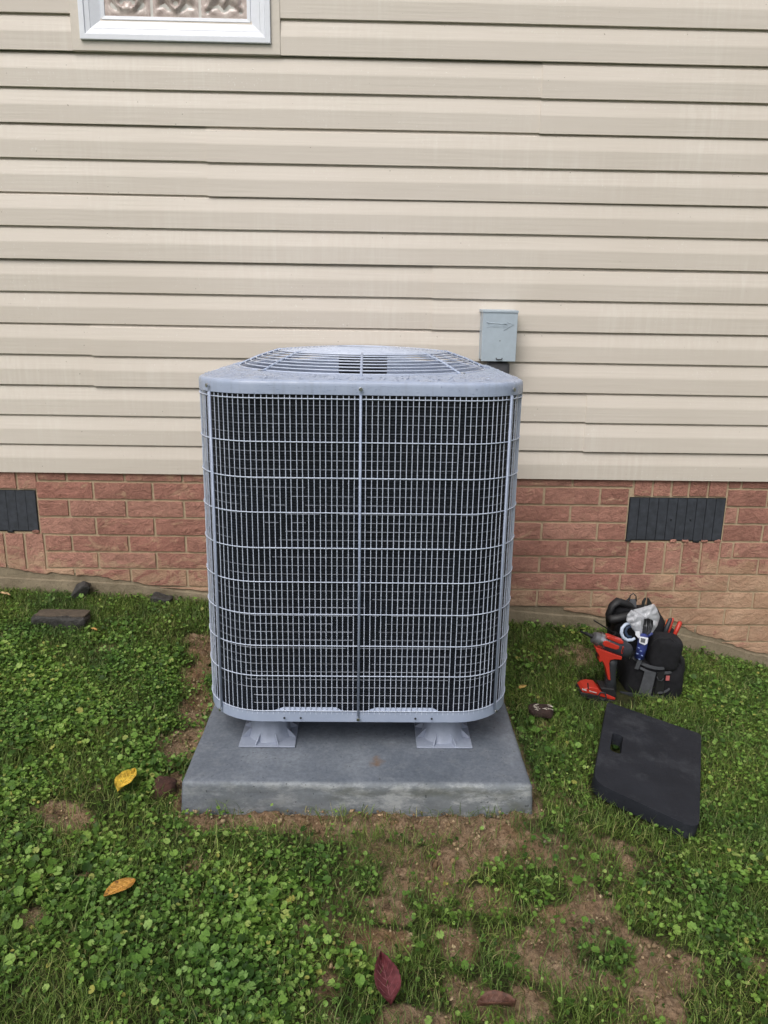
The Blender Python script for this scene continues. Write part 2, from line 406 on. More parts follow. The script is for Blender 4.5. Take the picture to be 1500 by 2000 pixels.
def covered(x, y):
    k = in_pad(x, y)
    q = np.ones_like(k)
    for i in range(4):
        a, b = _mq[i], _mq[(i+1) % 4]
        q &= ((b.x-a.x)*(y-a.y)-(b.y-a.y)*(x-a.x)) < 0.0
    hs = GP(1204, 1453)
    q &= ~(((x-hs.x)**2+(y-hs.y)**2) < .045**2)
    gb = GP(1262, 1358)
    bagk = (np.abs(x-gb.x-.01) < .10) & (y > gb.y-.035) & (y < gb.y+.22)
    drk = (np.abs(x-gb.x+.165) < .10) & (y > gb.y-.125) & (y < gb.y+.07)
    return k | q | bagk | drk
def leafden(x, y):
    """how much of the ground is taken by round-leaved creepers rather than grass"""
    d = .13+.85*np.clip((-.30-x)/.35, 0, 1)*np.clip((2.95-y)/.45, 0, 1)
    d = d+.55*np.exp(-((x+.28)/.22)**2)*np.clip((1.75-y)/.2, 0, 1)
    d = d+.55*np.clip((x-.75)/.2, 0, 1)*np.clip((2.0-y)/.5, 0, 1)
    d = d+.12*np.clip((x-1.1)/.2, 0, 1)
    d = d*np.clip(.15+3.6*(vn2.fb(x, y, 5)-.32), 0.05, 1.3)
    return np.clip(d, .03, 1)

# ------------------------------------------------------------ ground
def axis(a, b, st, lim, grow=1.35):
    c = list(np.arange(a, b+1e-6, st)); s_ = st; x = b
    r = []
    while x < lim: s_ *= grow; x += s_; r.append(x)
    s_ = st; x = a; l = []
    while x > -lim: s_ *= grow; x -= s_; l.append(x)
    return np.array(l[::-1]+c+r)
gx = axis(-2.3, 2.5, .0095, 60); gy = axis(.7, 3.26, .0095, 60)
X, Y = np.meshgrid(gx, gy); Z = zg(X, Y)
near = (X > -2.6) & (X < 2.8) & (Y > .5) & (Y < 3.5)
bz = bare(X.ravel(), Y.ravel()).reshape(X.shape)*near
Z = Z + near*((vn.fb(X, Y, 7)-.5)*.020 + (vn2.fb(X, Y, 32, 3)-.5)*.034*(.3+bz) + (vn3.fb(X, Y, 75, 2)-.5)*.012*bz) - near*bz*.006
Z = np.where(in_pad(X, Y), np.minimum(Z, -.01), Z)
ny, nx = X.shape
v = np.stack([X.ravel(), Y.ravel(), Z.ravel()], 1)
i = np.arange(ny-1)[:, None]*nx+np.arange(nx-1)[None]; i = i.ravel()
loops = np.stack([i, i+1, i+nx+1, i+nx], 1).ravel()
ground = npmesh('ground', v, loops, np.arange(len(i))*4, [m_soil], smooth=True)
at = ground.data.attributes.new('bare', 'FLOAT', 'POINT'); at.data.foreach_set('value', bz.ravel().astype(np.float32))
fa = np.clip(np.maximum(np.maximum(-2.4-X, X-2.6), .75-Y)*4, 0, 1).ravel()
at = ground.data.attributes.new('far', 'FLOAT', 'POINT'); at.data.foreach_set('value', fa.astype(np.float32))
tag(ground, 'brown clay soil of the sloping yard', kind='structure')

# ------------------------------------------------------------ house
HY = 3.2
house = empty('house', (0, HY, .1), 'house wall of cream lap siding over a red rock-face brick foundation', 'house')
SP = .1222; SB = .673                                    # course height, bottom of the lowest course
WX0, WX1, WZ0, WZ1 = -1.112, -.348, 2.262, 3.30          # outer edge of the window surround
def siding_panel(x0, x1, z0, dy=0.0, courses=2, dz=0.0, seed=0):
    mb = MB(); n = max(2, int((x1-x0)/.12)); xs = np.linspace(x0, x1, n+1)
    prof = []
    for c in range(courses):
        b = z0+c*SP+dz
        prof += [(b+.0022, -.006), (b, -.0145), (b+.0012, -.0185), (b+.062, -.0195), (b+.067, -.0190), (b+SP-.0095, -.0115), (b+SP-.0078, -.0105), (b+SP-.0055, -.0068)]
    prof += [(z0+courses*SP+.012, .0015)]
    vs = []
    for k, x in enumerate(xs):
        wv = .0022*mnoise.noise(Vector((x*1.1, seed*2.7, 0)))
        for j, (z, y) in enumerate(prof):
            wz = .0018*mnoise.noise(Vector((x*.8, seed*1.3+5, 0)))
            vs.append((x, HY+y+dy+wv*(1 if j % 8 in (1, 2, 3, 4, 5) else .5), z+wz))
    if seed and x0 > -4.9 and dy < 0:
        m_ = len(prof); vs = [(a_, b_+.0045, c_) for a_, b_, c_ in vs[:m_]]+vs; n += 1
    m_ = len(prof); fs = []
    for k in range(n):
        for j in range(m_-1): fs.append((k*m_+j, (k+1)*m_+j, (k+1)*m_+j+1, k*m_+j+1))
    return mb.add(vs, fs)
seams = {1: 1.12, 2: None, 3: -1.06, 4: .35, 5: None, 6: -.62, 7: .835, 8: None}
def seamx(px, py): return WP(px, py, HY-.015).x
# pair index counted from the lowest course: 0 is the single bottom course + one more
rows = []
z = SB; rows.append((z, 1)); z += SP
k = 0
while z < 4.3: rows.append((z, 2)); z += 2*SP
seam_by_z = [(1160, 780), (192, 650), (860, 540), (418, 260), (1076, 130)]
sx = {}
for px, py in seam_by_z:
    p = WP(px, py, HY-.015)
    for ri, (zz, cc) in enumerate(rows):
        if zz <= p.z < zz+cc*SP: sx[ri] = p.x
siding = MB().box((-5, HY+.006, SB-.02), (5, HY+.16, 4.6)).build('sheathing', m_wrapper, house)
seed = 0
for ri, (zz, cc) in enumerate(rows):
    cuts = [-5.0, sx.get(ri, [2.6, -2.3, 2.9][ri % 3]), 5.0]
    for q in range(2):
        a, b = cuts[q], cuts[q+1]
        if q == 1: a -= .03
        dy = -.0042*q
        dzz = -.0030*q if ri in sx else 0
        segs = [(a, b, zz, cc)]
        if zz+cc*SP > WZ0 and zz < WZ1:
            segs = []
            for (u, w_) in ((a, min(b, WX0+.008)), (max(a, WX1-.008), b)):
                if w_-u > .02: segs.append((u, w_, zz, cc))
            if zz < WZ0-.02:                             # the course under the sill
                pass
        for (u, w_, z0_, c_) in segs:
            seed += 1
            siding_panel(u, w_, z0_, dy, c_, dzz, seed).build('siding_panel', m_siding, siding)
# course strip below the window that the row containing its sill leaves open
for ri, (zz, cc) in enumerate(rows):
    if zz < WZ0 < zz+cc*SP:
        for c in range(cc):
            zb = zz+c*SP
            if zb+SP <= WZ0+.03:
                siding_panel(WX0+.008, WX1-.008, zb, 0, 1, 0, 99).build('siding_panel', m_siding, siding)
            elif zb < WZ0:
                siding_panel(WX0+.008, WX1-.008, zb, 0, 1, 0, 98).build('siding_panel', m_siding, siding)
# starter lip
MB().box((-5, HY-.004, SB+.004), (5, HY+.006, SB+.02)).build('starter_strip', m_black, siding)

# window
win = MB().box((WX0+.01, HY+.001, WZ0+.01), (WX1-.01, HY+.0055, WZ1-.01)).build('window', m_white, house)
def frame(x0, x1, z0, z1, w_, y0, y1, wb=None):
    """four mitred bars as one ring; y0 outer edge depth, y1 inner edge depth"""
    wb = wb or w_; mb = MB()
    o_ = [(x0, z0), (x1, z0), (x1, z1), (x0, z1)]; i_ = [(x0+w_, z0+wb), (x1-w_, z0+wb), (x1-w_, z1-wb), (x0+w_, z1-wb)]
    vs = [(x, y0, z) for x, z in o_]+[(x, y1, z) for x, z in i_]+[(x, HY+.006, z) for x, z in o_]+[(x, HY+.006, z) for x, z in i_]
    fs = []
    for a in range(4):
        b = (a+1) % 4
        fs += [(a, b, 4+b, 4+a), (8+a, 12+a, 12+b, 8+b), (a, 8+a, 8+b, b), (4+a, 4+b, 12+b, 12+a)]
    return mb.add(vs, fs)
frame(WX0, WX1, WZ0, WZ1, .034, HY-.026, HY-.026, .034).build('casing', m_trim, win, bevel=.002)
frame(WX0+.0345, WX1-.0345, WZ0+.0345, WZ1-.0345, .020, HY-.038, HY-.038).build('frame', m_white, win, bevel=.002)
frame(WX0+.055, WX1-.055, WZ0+.055, WZ1-.055, .018, HY-.034, HY-.030).build('frame', m_white, win, bevel=.0015)
frame(WX0+.0735, WX1-.0735, WZ0+.0735, WZ1-.0735, .036, HY-.029, HY-.010, .034).build('sill_slope', m_white, win, bevel=.001)
bx0, bx1, bz0 = WX0+.110, WX1-.110, WZ0+.108
frame(bx0-.0005, bx1+.0005, bz0-.0005, WZ1-.1085, .013, HY-.014, HY-.012).build('frame', m_white, win, bevel=.001)
Mg = Mat('wavy_glass', rough=.12, spec=.6, coords='World')
cg = Mg.ramp(Mg.noise(9, 5, .65, dist=2.5), [(.3, (.34, .26, .24)), (.5, (.56, .46, .42)), (.7, (.78, .70, .65))])
Mg.setcol(cg); Mg.bump(Mg.noise(30, 2, .5, dist=1.0), .25, .006); m_glassb = Mg.m
m_gjoint = M_simple('block_joint', (.66, .64, .60), .6, var=.05)
gw = (bx1-bx0-.026-2*.010)/3
MB().box((bx0+.012, HY-.008, bz0+.012), (bx1-.012, HY-.0005, WZ1-.12)).build('joint', m_gjoint, win)
for c in range(3):
    for r_ in range(4):
        x0 = bx0+.013+c*(gw+.010); z0 = bz0+.013+r_*(gw+.010)
        if z0+gw > WZ1-.115: continue
        n = 26; vs = []; fs = []
        for j in range(n+1):
            for i_ in range(n+1):
                u, w_ = i_/n, j/n; e = min(u, w_, 1-u, 1-w_)
                hgt = min(1, e/.05)
                p = Vector((abs(u-.5)*3.4+c*.4, w_*3.2+r_*3, 1.7))
                wv = mnoise.noise(p+.9*mnoise.noise_vector(p))
                rid = 1-abs(wv)*2
                y = -.0085-.002*hgt if e < .07 else -.010-.016*rid*min(1, (e-.07)/.08)
                vs.append((x0+u*gw, HY+y, z0+w_*gw))
        for j in range(n):
            for i_ in range(n):
                a = j*(n+1)+i_; fs.append((a, a+1, a+n+2, a+n+1))
        MB().add(vs, fs).build('glass_block', m_glassb, win, smooth=True)

# footing and brickwork
_fx = [-5, -3, -1.6, -1.4, -1.385, -1.2, -1.03, -.9, -.73, .6, .83, 1.05, 1.25, 1.38, 1.47, 1.60, 1.68, 1.85, 3, 5]
_fz = [.60, .42, .256, .215, .222, .215, .186, .168, .148, .088, .082, .045, .045, .02, -.03, -.06, -.10, -.14, -.40, -.75]
def fb(x):
    return float(np.interp(x, _fx, _fz))+.010*mnoise.noise(Vector((x*9, 0, 3)))+.006*mnoise.noise(Vector((x*31, 2, 0)))
wall = MB(); xs = np.arange(-5, 5.01, .05)
vs = []; fs = []
wall.box((-5, HY+.0015, -1.3), (5, HY+.16, SB+.015))
foundation = wall.build('foundation_wall', m_mortar, house)
# rough footing face under the bricks: flush-ish with them, with a small ledge lower down
vs = []; fs = []; xs = np.arange(-3.4, 3.4, .02)
for x in xs:
    t = fb(x); g = float(zg(x, 3.2)); led = min(g+.058+.01*mnoise.noise(Vector((x*3, 1, 1))), t-.012)
    w0 = .0015*mnoise.noise(Vector((x*14, 5, 5)))
    for (y, z_) in ((HY+.0079, t+.03), (HY+.002+w0, t+.018), (HY+.0005+w0, t-.004), (HY-.0005+w0, led+.004), (HY-.009+w0, led), (HY-.014+w0*2, g-.02), (HY-.02, g-.30)):
        vs.append((x, y, z_))
for a in range(len(xs)-1):
    for j in range(6): fs.append((a*7+j, (a+1)*7+j, (a+1)*7+j+1, a*7+j+1))
MB().add(vs, fs).build('footing', m_foot, house, smooth='a')

def brick(x0, x1, z0, z1):
    J = .0056
    x0 += J; x1 -= J; z0 += J; z1 -= J
    if x1-x0 < .012: return
    nxx = max(3, int((x1-x0)/.022)); xs_ = np.linspace(x0, x1, nxx+1)
    bot = [max(z0, fb(x)+.002) for x in xs_]
    if max(z1-b for b in bot) < .008: return
    cut = max(bot) > z0+.004
    rows_ = 4; sd_ = random.random()*99
    vs = []; fs = []; proud = -.0025-.003*random.random()
    for j in range(rows_+1):
        for i_, x in enumerate(xs_):
            b = min(bot[i_], z1-.001); z_ = b+(z1-b)*j/rows_
            e = (i_ in (0, nxx)) or (j in (0, rows_))
            nz = mnoise.noise(Vector((x*22+sd_, z_*26, sd_)))
            y = proud+.0018*nz-(0 if e else .0012+.0022*mnoise.noise(Vector((x*45, z_*50, sd_))))
            jx = .0016*mnoise.noise(Vector((x*60, z_*60, sd_+4))) if e else .004*mnoise.noise(Vector((x*30, z_*30, sd_)))
            jz = .0018*mnoise.noise(Vector((x*55, z_*55, sd_+9))) if e else 0
            vs.append((x+jx, HY+y, z_+jz))
    m_ = nxx+1
    for j in range(rows_):
        for i_ in range(nxx): a = j*m_+i_; fs.append((a, a+1, a+m_+1, a+m_))
    ring = [i_ for i_ in range(m_)]+[j*m_+nxx for j in range(1, rows_+1)]+[rows_*m_+i_ for i_ in range(nxx-1, -1, -1)]+[j*m_ for j in range(rows_-1, 0, -1)]
    base = len(vs)
    for r_ in ring: vs.append((vs[r_][0], HY+.010, vs[r_][2]))
    for q in range(len(ring)): fs.append((ring[q], base+q, base+(q+1) % len(ring), ring[(q+1) % len(ring)]))
    MB().add(vs, fs).build('brick', m_brick, foundation)
zrow = [.7145, .636, .557, .480, .400, .325, .249, .169, .090, .010, -.070, -.150, -.230, -.310, -.39, -.47, -.55]
VX0, VX1 = 1.117, 1.537; LVX0, LVX1 = -1.835, -1.415
even = [-.922-.25*q for q in range(9, -1, -1)]+[-.922+1.669/7*q for q in range(1, 7)]+[.747+.242*q for q in range(0, 11)]
odd = [-.793-.2437*q for q in range(10, -1, -1)]+[-.793+1.416/6*q for q in range(1, 6)]+[.623+.243*q for q in range(0, 11)]
sol_R = [1.13, 1.213, 1.295, 1.37, 1.453, 1.537]
sol_L = [LVX0+.006+.0848*q for q in range(6)]
def spans(js, blocks):
    out_ = []
    for a, b in zip(js[:-1], js[1:]):
        seg = [(a, b)]
        for (u, w_) in blocks:
            ns = []
            for (p, q) in seg:
                if q <= u or p >= w_: ns.append((p, q)); continue
                if p < u: ns.append((p, u))
                if q > w_: ns.append((w_, q))
            seg = ns
        for s_ in seg:
            if s_[1]-s_[0] > .03: out_.append(s_)
            elif out_ and abs(out_[-1][1]-s_[0]) < 1e-4: out_[-1] = (out_[-1][0], s_[1])
    return out_
for r_ in range(len(zrow)-1):
    z1, z0 = zrow[r_], zrow[r_+1]
    js = odd if r_ in (0, 2, 4, 6, 8, 10, 12, 14) else even
    blocks = []
    if r_ == 0: blocks = [(sol_R[0], sol_R[-1]), (sol_L[0], sol_L[-1])]
    if r_ == 1: blocks = [(VX0, VX1), (LVX0, LVX1)]
    if r_ in (2, 3): blocks = [(VX0, VX1), (LVX0, LVX1)]
    if r_ in (4, 5): blocks = [(sol_R[0], sol_R[-1]), (sol_L[0]+.006, sol_L[-1]+.006)]
    for a, b in spans(js, blocks): brick(a, b, z0, min(z1, SB+.03) if r_ == 0 else z1)
for a, b in zip(sol_R[:-1], sol_R[1:]):
    brick(a, b, .597, SB+.03); brick(a, b, .249, .400+.004*random.uniform(-1, 1))
for a, b in zip(sol_L[:-1], sol_L[1:]):
    brick(a, b, .597, SB+.03); brick(a+.006, b+.006, .200, .408)
def vent(x0, x1, z0, z1, lab):
    vt = MB().box((x0+.001, HY-.002, z0+.001), (x1-.001, HY+.0075, z1-.001)).build('foundation_vent', m_black, house, label=lab)
    n = 10; w_ = (x1-x0-.006)/n
    for q in range(n):
        a = x0+.003+q*w_; mb = MB()
        mb.add([(a+.0012, HY-.0065, z0+.006), (a+w_-.0012, HY-.0045, z0+.006), (a+w_-.0012, HY-.0045, z1-.004), (a+.0012, HY-.0065, z1-.004),
                (a+.0012, HY-.0021, z0+.006), (a+w_-.0012, HY-.0021, z0+.006), (a+w_-.0012, HY-.0021, z1-.004), (a+.0012, HY-.0021, z1-.004)],
               [(0,1,2,3),(4,7,6,5),(0,4,5,1),(1,5,6,2),(2,6,7,3),(3,7,4,0)])
        mb.build('slat', m_ventm, vt)
    if x0 > 0:
        for q in (4.55, 6.6):
            c = Vector((x0+q*w_, HY-.007, (z0+z1)/2)); MB().sq(c, (.007, .006, .010), .8, nu=8, nv=6).build('catch', m_black, vt)
    # broken mortar and brick lip along the lower edge
    for q in range(9):
        xx = x0+.02+q*(x1-x0-.04)/8+random.uniform(-.01, .01)
        if random.random() < .55:
            MB().sq((xx, HY-.004, z0+.001), (.03, .008, .010+.006*random.random()), .6, amp=.003, nu=10, nv=6, seed=q, freq=60).build('mortar_lump', m_brick if q % 3 else m_black, vt)
vent(VX0, VX1, .4015, .596, 'dark ribbed foundation vent right of the condenser')
vent(LVX0, LVX1, .413, .596, 'dark ribbed foundation vent at the left edge')

# ------------------------------------------------------------ disconnect box on the siding
bxc = (.521, HY-.02); eb = empty('electrical_box', (bxc[0], HY-.06, 1.16), 'blue-grey metal disconnect box with raised arrow on the siding', 'electrical box')
Yf = HY-.115
pa, pb, pc, pd = WP(944, 608, Yf), WP(1013, 608, Yf), WP(1006, 707, Yf), WP(939, 705, Yf)
xL = (pa.x+pd.x)/2; xR = (pb.x+pc.x)/2; zT = pa.z; zB = pc.z
MB().box((xL+.003, Yf+.006, zB+.006), (xR-.003, HY-.016, zT-.003)).build('housing', m_box, eb, bevel=.002)
MB().box((xL, Yf, zB+.001), (xR, Yf+.0055, zT)).build('cover', m_box, eb, bevel=.0018)
MB().prism([(xL-.002, Yf-.004, zT+.0005), (xL-.002, HY-.016, zT+.010), (xL-.002, HY-.016, zT+.0125), (xL-.002, Yf-.004, zT+.003)], (0, 0, 0)) 
lid = MB().add([(xL-.002, Yf-.003, zT-.004), (xR+.002, Yf-.003, zT-.004), (xR+.002, Yf-.003, zT+.004), (xL-.002, Yf-.003, zT+.004),
                (xL-.002, HY-.016, zT-.001), (xR+.002, HY-.016, zT-.001), (xR+.002, HY-.016, zT+.010), (xL-.002, HY-.016, zT+.010)],
               [(0,1,2,3),(4,7,6,5),(0,4,5,1),(1,5,6,2),(2,6,7,3),(3,7,4,0)])
lid.build('hood', m_box, eb, bevel=.001)
# raised arrow and lettering
def bp(u, w_): return Vector((xL+(xR-xL)*u, Yf-.0006, zB+(zT-zB)*w_))
ar = MB()
for P_ in ([(.12, .775), (.70, .755)], [(.70, .795), (.88, .745), (.62, .635)], [(.10, .80), (.19, .775)]):
    ar.tube([bp(*q) for q in P_], .0016, 6)
ar.build('arrow_emblem', m_box, eb, smooth=True)
cu = bpy.data.curves.new('lettering', 'FONT'); cu.body = 'DiversiTech'; cu.size = .021; cu.extrude = .0007; cu.shear = .25
to = bpy.data.objects.new('lettering', cu); C.objects.link(to)
dg = bpy.context.evaluated_depsgraph_get(); tm = bpy.data.meshes.new_from_object(to.evaluated_get(dg))
bpy.data.objects.remove(to)
tw = max(v_.co.x for v_ in tm.vertices)
to = bpy.data.objects.new('lettering', tm); C.objects.link(to); tm.materials.append(m_box)
to.rotation_euler = (PI/2, 0, 0); to.scale = (.086/tw, 1, 1)
to.parent = eb; to.location = bp(.12, .685)-Vector(eb.location)
hp = bp(.52, .045); MB().tube([hp+Vector((-.012, -.001, .006)), hp+Vector((-.009, -.005, 0)), hp+Vector((.009, -.005, 0)), hp+Vector((.012, -.001, .006))], .0022, 6).build('hasp', m_black, eb)
MB().sq(bp(.52, .42)+Vector((0, 0, 0)), (.004, .003, .004), .9, nu=8, nv=6).build('rivet', m_conduit, eb)
cw = empty('conduit', (xL+.08, HY-.05, zB-.30), 'dark grey conduit elbow below the disconnect box', 'conduit')
MB().sq((xL+.078, HY-.062, zB-.030), (.088, .075, .060), .45).build('fitting', m_conduit, cw, smooth=True)
MB().tube([(xL+.078, HY-.062, zB-.055), (xL+.076, HY-.062, zB-.20), (xL+.04, HY-.075, zB-.34), (xL-.02, HY-.12, zB-.44), (xL-.05, HY-.23, zB-.47)], .019, 12).build('hose', m_conduit, cw, smooth=True)

# ------------------------------------------------------------ concrete pad
pad = empty('equipment_pad', (-.024, 2.34, 0), 'blue-grey concrete pad under the condenser, front edge worn', 'pad')
bm = MB()
a_, b_ = .0, -.012
TP = [(-.506, 1.856), (.456, 1.846), (.462, 2.825), (-.500, 2.835)]
BT = [(-.516, 1.860), (.467, 1.850), (.472, 2.835), (-.510, 2.845)]
bm.add([(x, y, -.06) for x, y in BT]+[(x, y, .0915) for x, y in TP], [(0,3,2,1),(4,5,6,7),(0,1,5,4),(1,2,6,5),(2,3,7,6),(3,0,4,7)])
slab = bm.build('slab', m_conc, pad, bevel=.014, seg=4, smooth='a')
bm2 = bmesh.new(); bm2.from_mesh(slab.data)
bmesh.ops.subdivide_edges(bm2, edges=[e for e in bm2.edges if e.calc_length() > .05], cuts=40, use_grid_fill=True)
for v_ in bm2.verts:
    w_ = v_.co+Vector(pad.location)
    v_.co += mnoise.noise_vector(w_*9)*.0018+mnoise.noise_vector(w_*40)*.0008
    if w_.z < .06: v_.co += mnoise.noise_vector(w_*22)*.002
bm2.to_mesh(slab.data); bm2.free()

# ------------------------------------------------------------ condenser
cx, f0, UW, UR = -.026, 2.006, .896, .17
cy = f0+UW/2; ZB, ZT = .190, 1.168
ac = empty('condenser', (cx, cy, ZB), 'grey air conditioner condenser with wire guard and fan on top', 'air conditioner')
def rrect(w_, r_, n=10, side=8):
    """closed outline, counter-clockwise, starting at the front left corner's end"""
    h = w_/2; pts = []
    for (sx_, sy_, a0) in ((1, -1, -PI/2), (1, 1, 0), (-1, 1, PI/2), (-1, -1, PI)):
        px_, py_ = cx+sx_*(h-r_), cy+sy_*(h-r_)
        for q in range(n+1):
            a = a0+PI/2*q/n; pts.append((px_+r_*math.cos(a), py_+r_*math.sin(a)))
        nxt = {(1,-1): (1,1), (1,1): (-1,1), (-1,1): (-1,-1), (-1,-1): (1,-1)}[(sx_, sy_)]
        ex, ey = pts[-1]; qx, qy = cx+nxt[0]*(h-r_), cy+nxt[1]*(h-r_)
        a = a0+PI/2; fx, fy = qx+r_*math.cos(a), qy+r_*math.sin(a)
        for q in range(1, side): pts.append((ex+(fx-ex)*q/side, ey+(fy-ey)*q/side))
    return pts
def loft(rings, closed=True):
    mb = MB(); n = len(rings[0]); vs = [p for r_ in rings for p in r_]; fs = []
    for j in range(len(rings)-1):
        for i_ in range(n): fs.append((j*n+i_, j*n+(i_+1) % n, (j+1)*n+(i_+1) % n, (j+1)*n+i_))
    return mb.add(vs, fs)
def R_(w_, r_, z_): return [(x, y, z_) for x, y in rrect(w_, r_)]
# base pan with raised lip, notched like the folded sheet
loft([R_(UW-.09, UR-.03, ZB+.004), R_(UW-.004, UR, ZB), R_(UW+.002, UR, ZB+.003), R_(UW+.002, UR, ZB+.034), R_(UW-.002, UR, ZB+.036), R_(UW-.010, UR-.003, ZB+.034), R_(UW-.012, UR-.003, ZB+.006), R_(UW-.09, UR-.03, ZB+.0065)]).build('base_pan', m_paint, ac, smooth='a')
MB().add([(x, y, ZB+.005) for x, y in rrect(UW-.085, UR-.03)], [tuple(range(len(rrect(1, .1))))]).build('base_plate', m_paint, ac)
# bright fold behind the lip between the corner notches
for s_, (a, b) in enumerate(((-.245, -.045), (.02, .235))):
    x0, x1 = cx+a, cx+b
    MB().prism([(x0, f0+.0015, ZB+.036), (x1, f0+.0015, ZB+.036), (x1-.02, f0+.006, ZB+.045), (x0+.03, f0+.006, ZB+.045)], (0, .001, 0)).build('pan_fold', m_paint, ac)
# top cap: skirt, shoulder, gentle rise to the round opening
GR = .385
n_ = len(rrect(1, .1))
angs = [math.atan2(y-cy, x-cx) for x, y in rrect(UW, UR)]
def circ(r_, z_): return [(cx+r_*math.cos(a), cy+r_*math.sin(a), z_) for a in angs]
def blend(t, z_, w_=UW-.03):
    rr = rrect(w_, UR-.01); out_ = []
    for (x, y), a in zip(rr, angs):
        X_, Y_ = cx+(GR-.008)*math.cos(a), cy+(GR-.008)*math.sin(a); out_.append((x*(1-t)+X_*t, y*(1-t)+Y_*t, z_))
    return out_
cap = loft([R_(UW-.004, UR, ZT-.035), R_(UW+.006, UR+.003, ZT-.036), R_(UW+.006, UR+.003, ZT-.014), R_(UW+.0045, UR+.002, ZT-.008), R_(UW+.000, UR, ZT-.003), R_(UW-.010, UR-.004, ZT-.0005),
            blend(.05, ZT+.001), blend(.4, ZT+.007), blend(.8, ZT+.011), blend(.96, ZT+.011), circ(GR-.010, ZT+.008), circ(GR-.014, ZT-.004), circ(GR-.020, ZT-.10), circ(GR-.022, ZT-.20)])
cap.build('top_cap', m_cap, ac, smooth='a')
# fan guard: conical skirt of rings, flat spiral of rings on top, straps
gz0, gh, gr1 = ZT+.012, .046, .262
gd = MB()
def ring(r_, z_, t=.0019, n=72): gd.tube([(cx+r_*math.cos(2*PI*q/n), cy+r_*math.sin(2*PI*q/n), z_) for q in range(n)], t, 6, closed=True)
for q in range(8):
    u = q/7; ring(GR-.004-(GR-.004-gr1)*u, gz0+gh*(1-(1-u)**1.25), .0021)
q = 0; rr_ = gr1-.0095
while rr_ > .085:
    ring(rr_, gz0+gh+.012*(1-(rr_/gr1)**2), .0030, 60); rr_ -= .0115
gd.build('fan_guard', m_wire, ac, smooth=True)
for q in range(8):
    a = PI/2+q*PI/4; mb = MB(); d_ = Vector((math.cos(a), math.sin(a), 0)); c0 = Vector((cx, cy, 0))
    pth = [c0+d_*(GR+.014)+Vector((0, 0, gz0-.004)), c0+d_*(GR-.004)+Vector((0, 0, gz0+.002)), c0+d_*((GR+gr1)/2)+Vector((0, 0, gz0+gh*.58)), c0+d_*gr1+Vector((0, 0, gz0+gh+.001)), c0+d_*.16+Vector((0, 0, gz0+gh+.004)), c0+d_*.08+Vector((0, 0, gz0+gh+.007))]
    mb.tube(pth, .0038, 8).build('guard_strap', m_cap, ac, smooth=True)
    if q % 2:
        MB().tube([pth[0]+Vector((0, 0, 0)), pth[0]+Vector((0, 0, .006))], .008, 6).build('guard_bolt', m_steel, ac, bevel=.001)
n = 40; MB().add([(cx+.092*math.cos(2*PI*q/n), cy+.092*math.sin(2*PI*q/n), gz0+gh+.010) for q in range(n)]+[(cx, cy, gz0+gh+.014)], [(q, (q+1) % n, n) for q in range(n)]).build('hub_plate', m_cap, ac, smooth=True)
MB().tube([(cx, cy, gz0+gh+.004), (cx, cy, ZT-.16)], .076, 28).build('fan_motor', m_black, ac, smooth='a')
hub = MB().tube([(cx, cy, ZT-.10), (cx, cy, ZT-.16)], .082, 20)
fan = hub.build('fan', m_paint, ac, smooth='a')
for q in range(3):
    a0 = math.radians(-58)+q*2*PI/3; vs = []; fs = []; nu_, nr_ = 10, 8
    for j in range(nr_+1):
        r_ = .08+(.345-.08)*j/nr_; sw = math.radians(34+26*j/nr_)
        for i_ in range(nu_+1):
            u = i_/nu_; a = a0+(u-.35)*sw+.35*(j/nr_)**2
            vs.append((cx+r_*math.cos(a), cy+r_*math.sin(a), ZT-.118+.085*(u-.5)+.012*math.sin(PI*u)))
    for j in range(nr_):
        for i_ in range(nu_): a = j*(nu_+1)+i_; fs.append((a, a+1, a+nu_+2, a+nu_+1))
    MB().add(vs, fs).build('fan_blade', m_paint, fan, smooth=True)
# dark strip under the cap, coil, tubes
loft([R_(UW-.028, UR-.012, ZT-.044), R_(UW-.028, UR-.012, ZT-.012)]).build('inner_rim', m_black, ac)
Mc = Mat('coil_fins', rough=.45, spec=.5, coords='World')
sep = Mc.n('ShaderNodeSeparateXYZ'); Mc.L(Mc.P, sep.inputs[0])
fcol = Mc.ramp(Mc.noise(5, 4, .6, (1, 1, 1.2)), [(.3, (.007, .009, .015)), (.7, (.013, .017, .026))])
Mc.setcol(fcol); Mc.bump(Mc.noise(900, 1, .5, (1, 1, .03)), .5, .003); m_coil = Mc.m
rings = []; zz = ZB+.02; k = 0
while zz < ZT-.035:
    rings.append(R_(UW-.026, UR-.010, zz)); rings.append(R_(UW-.026, UR-.010, zz+.0035)); rings.append(R_(UW-.034, UR-.014, zz+.0042)); rings.append(R_(UW-.034, UR-.014, zz+.0076)); zz += .0080
loft(rings).build('coil', m_coil, ac)
_mf = Mat('bare_tube', rough=.4, metal=.2, coords='World'); _mf.setcol(_mf.mix(_mf.ramp(_mf.noise(7, 5, .7), [(.38, 0.0), (.62, 1.0)]), (.05, .058, .075), (.32, .35, .42))); m_fin = _mf.m
outl = rrect(UW-.0240, UR-.010, 10, 30); N_ = len(outl)
tb = MB(); zz = ZB+.055
front = [i_ for i_ in range(N_)]
while zz < ZT-.06:
    # tubes show in runs, broken where fins cover them
    run = []
    for i_ in range(N_+1):
        x, y = outl[i_ % N_]
        on = mnoise.noise(Vector((x*3.5, y*3.5, zz*3.2)))+.5*mnoise.noise(Vector((x*24, y*9, zz*50))) > -.42
        if on and i_ < N_: run.append((x, y, zz))
        else:
            if len(run) > 1: tb.tube(run, .0010, 4)
            run = []
    zz += .0245
tb.build('coil_tubing', m_fin, ac, kind='stuff')
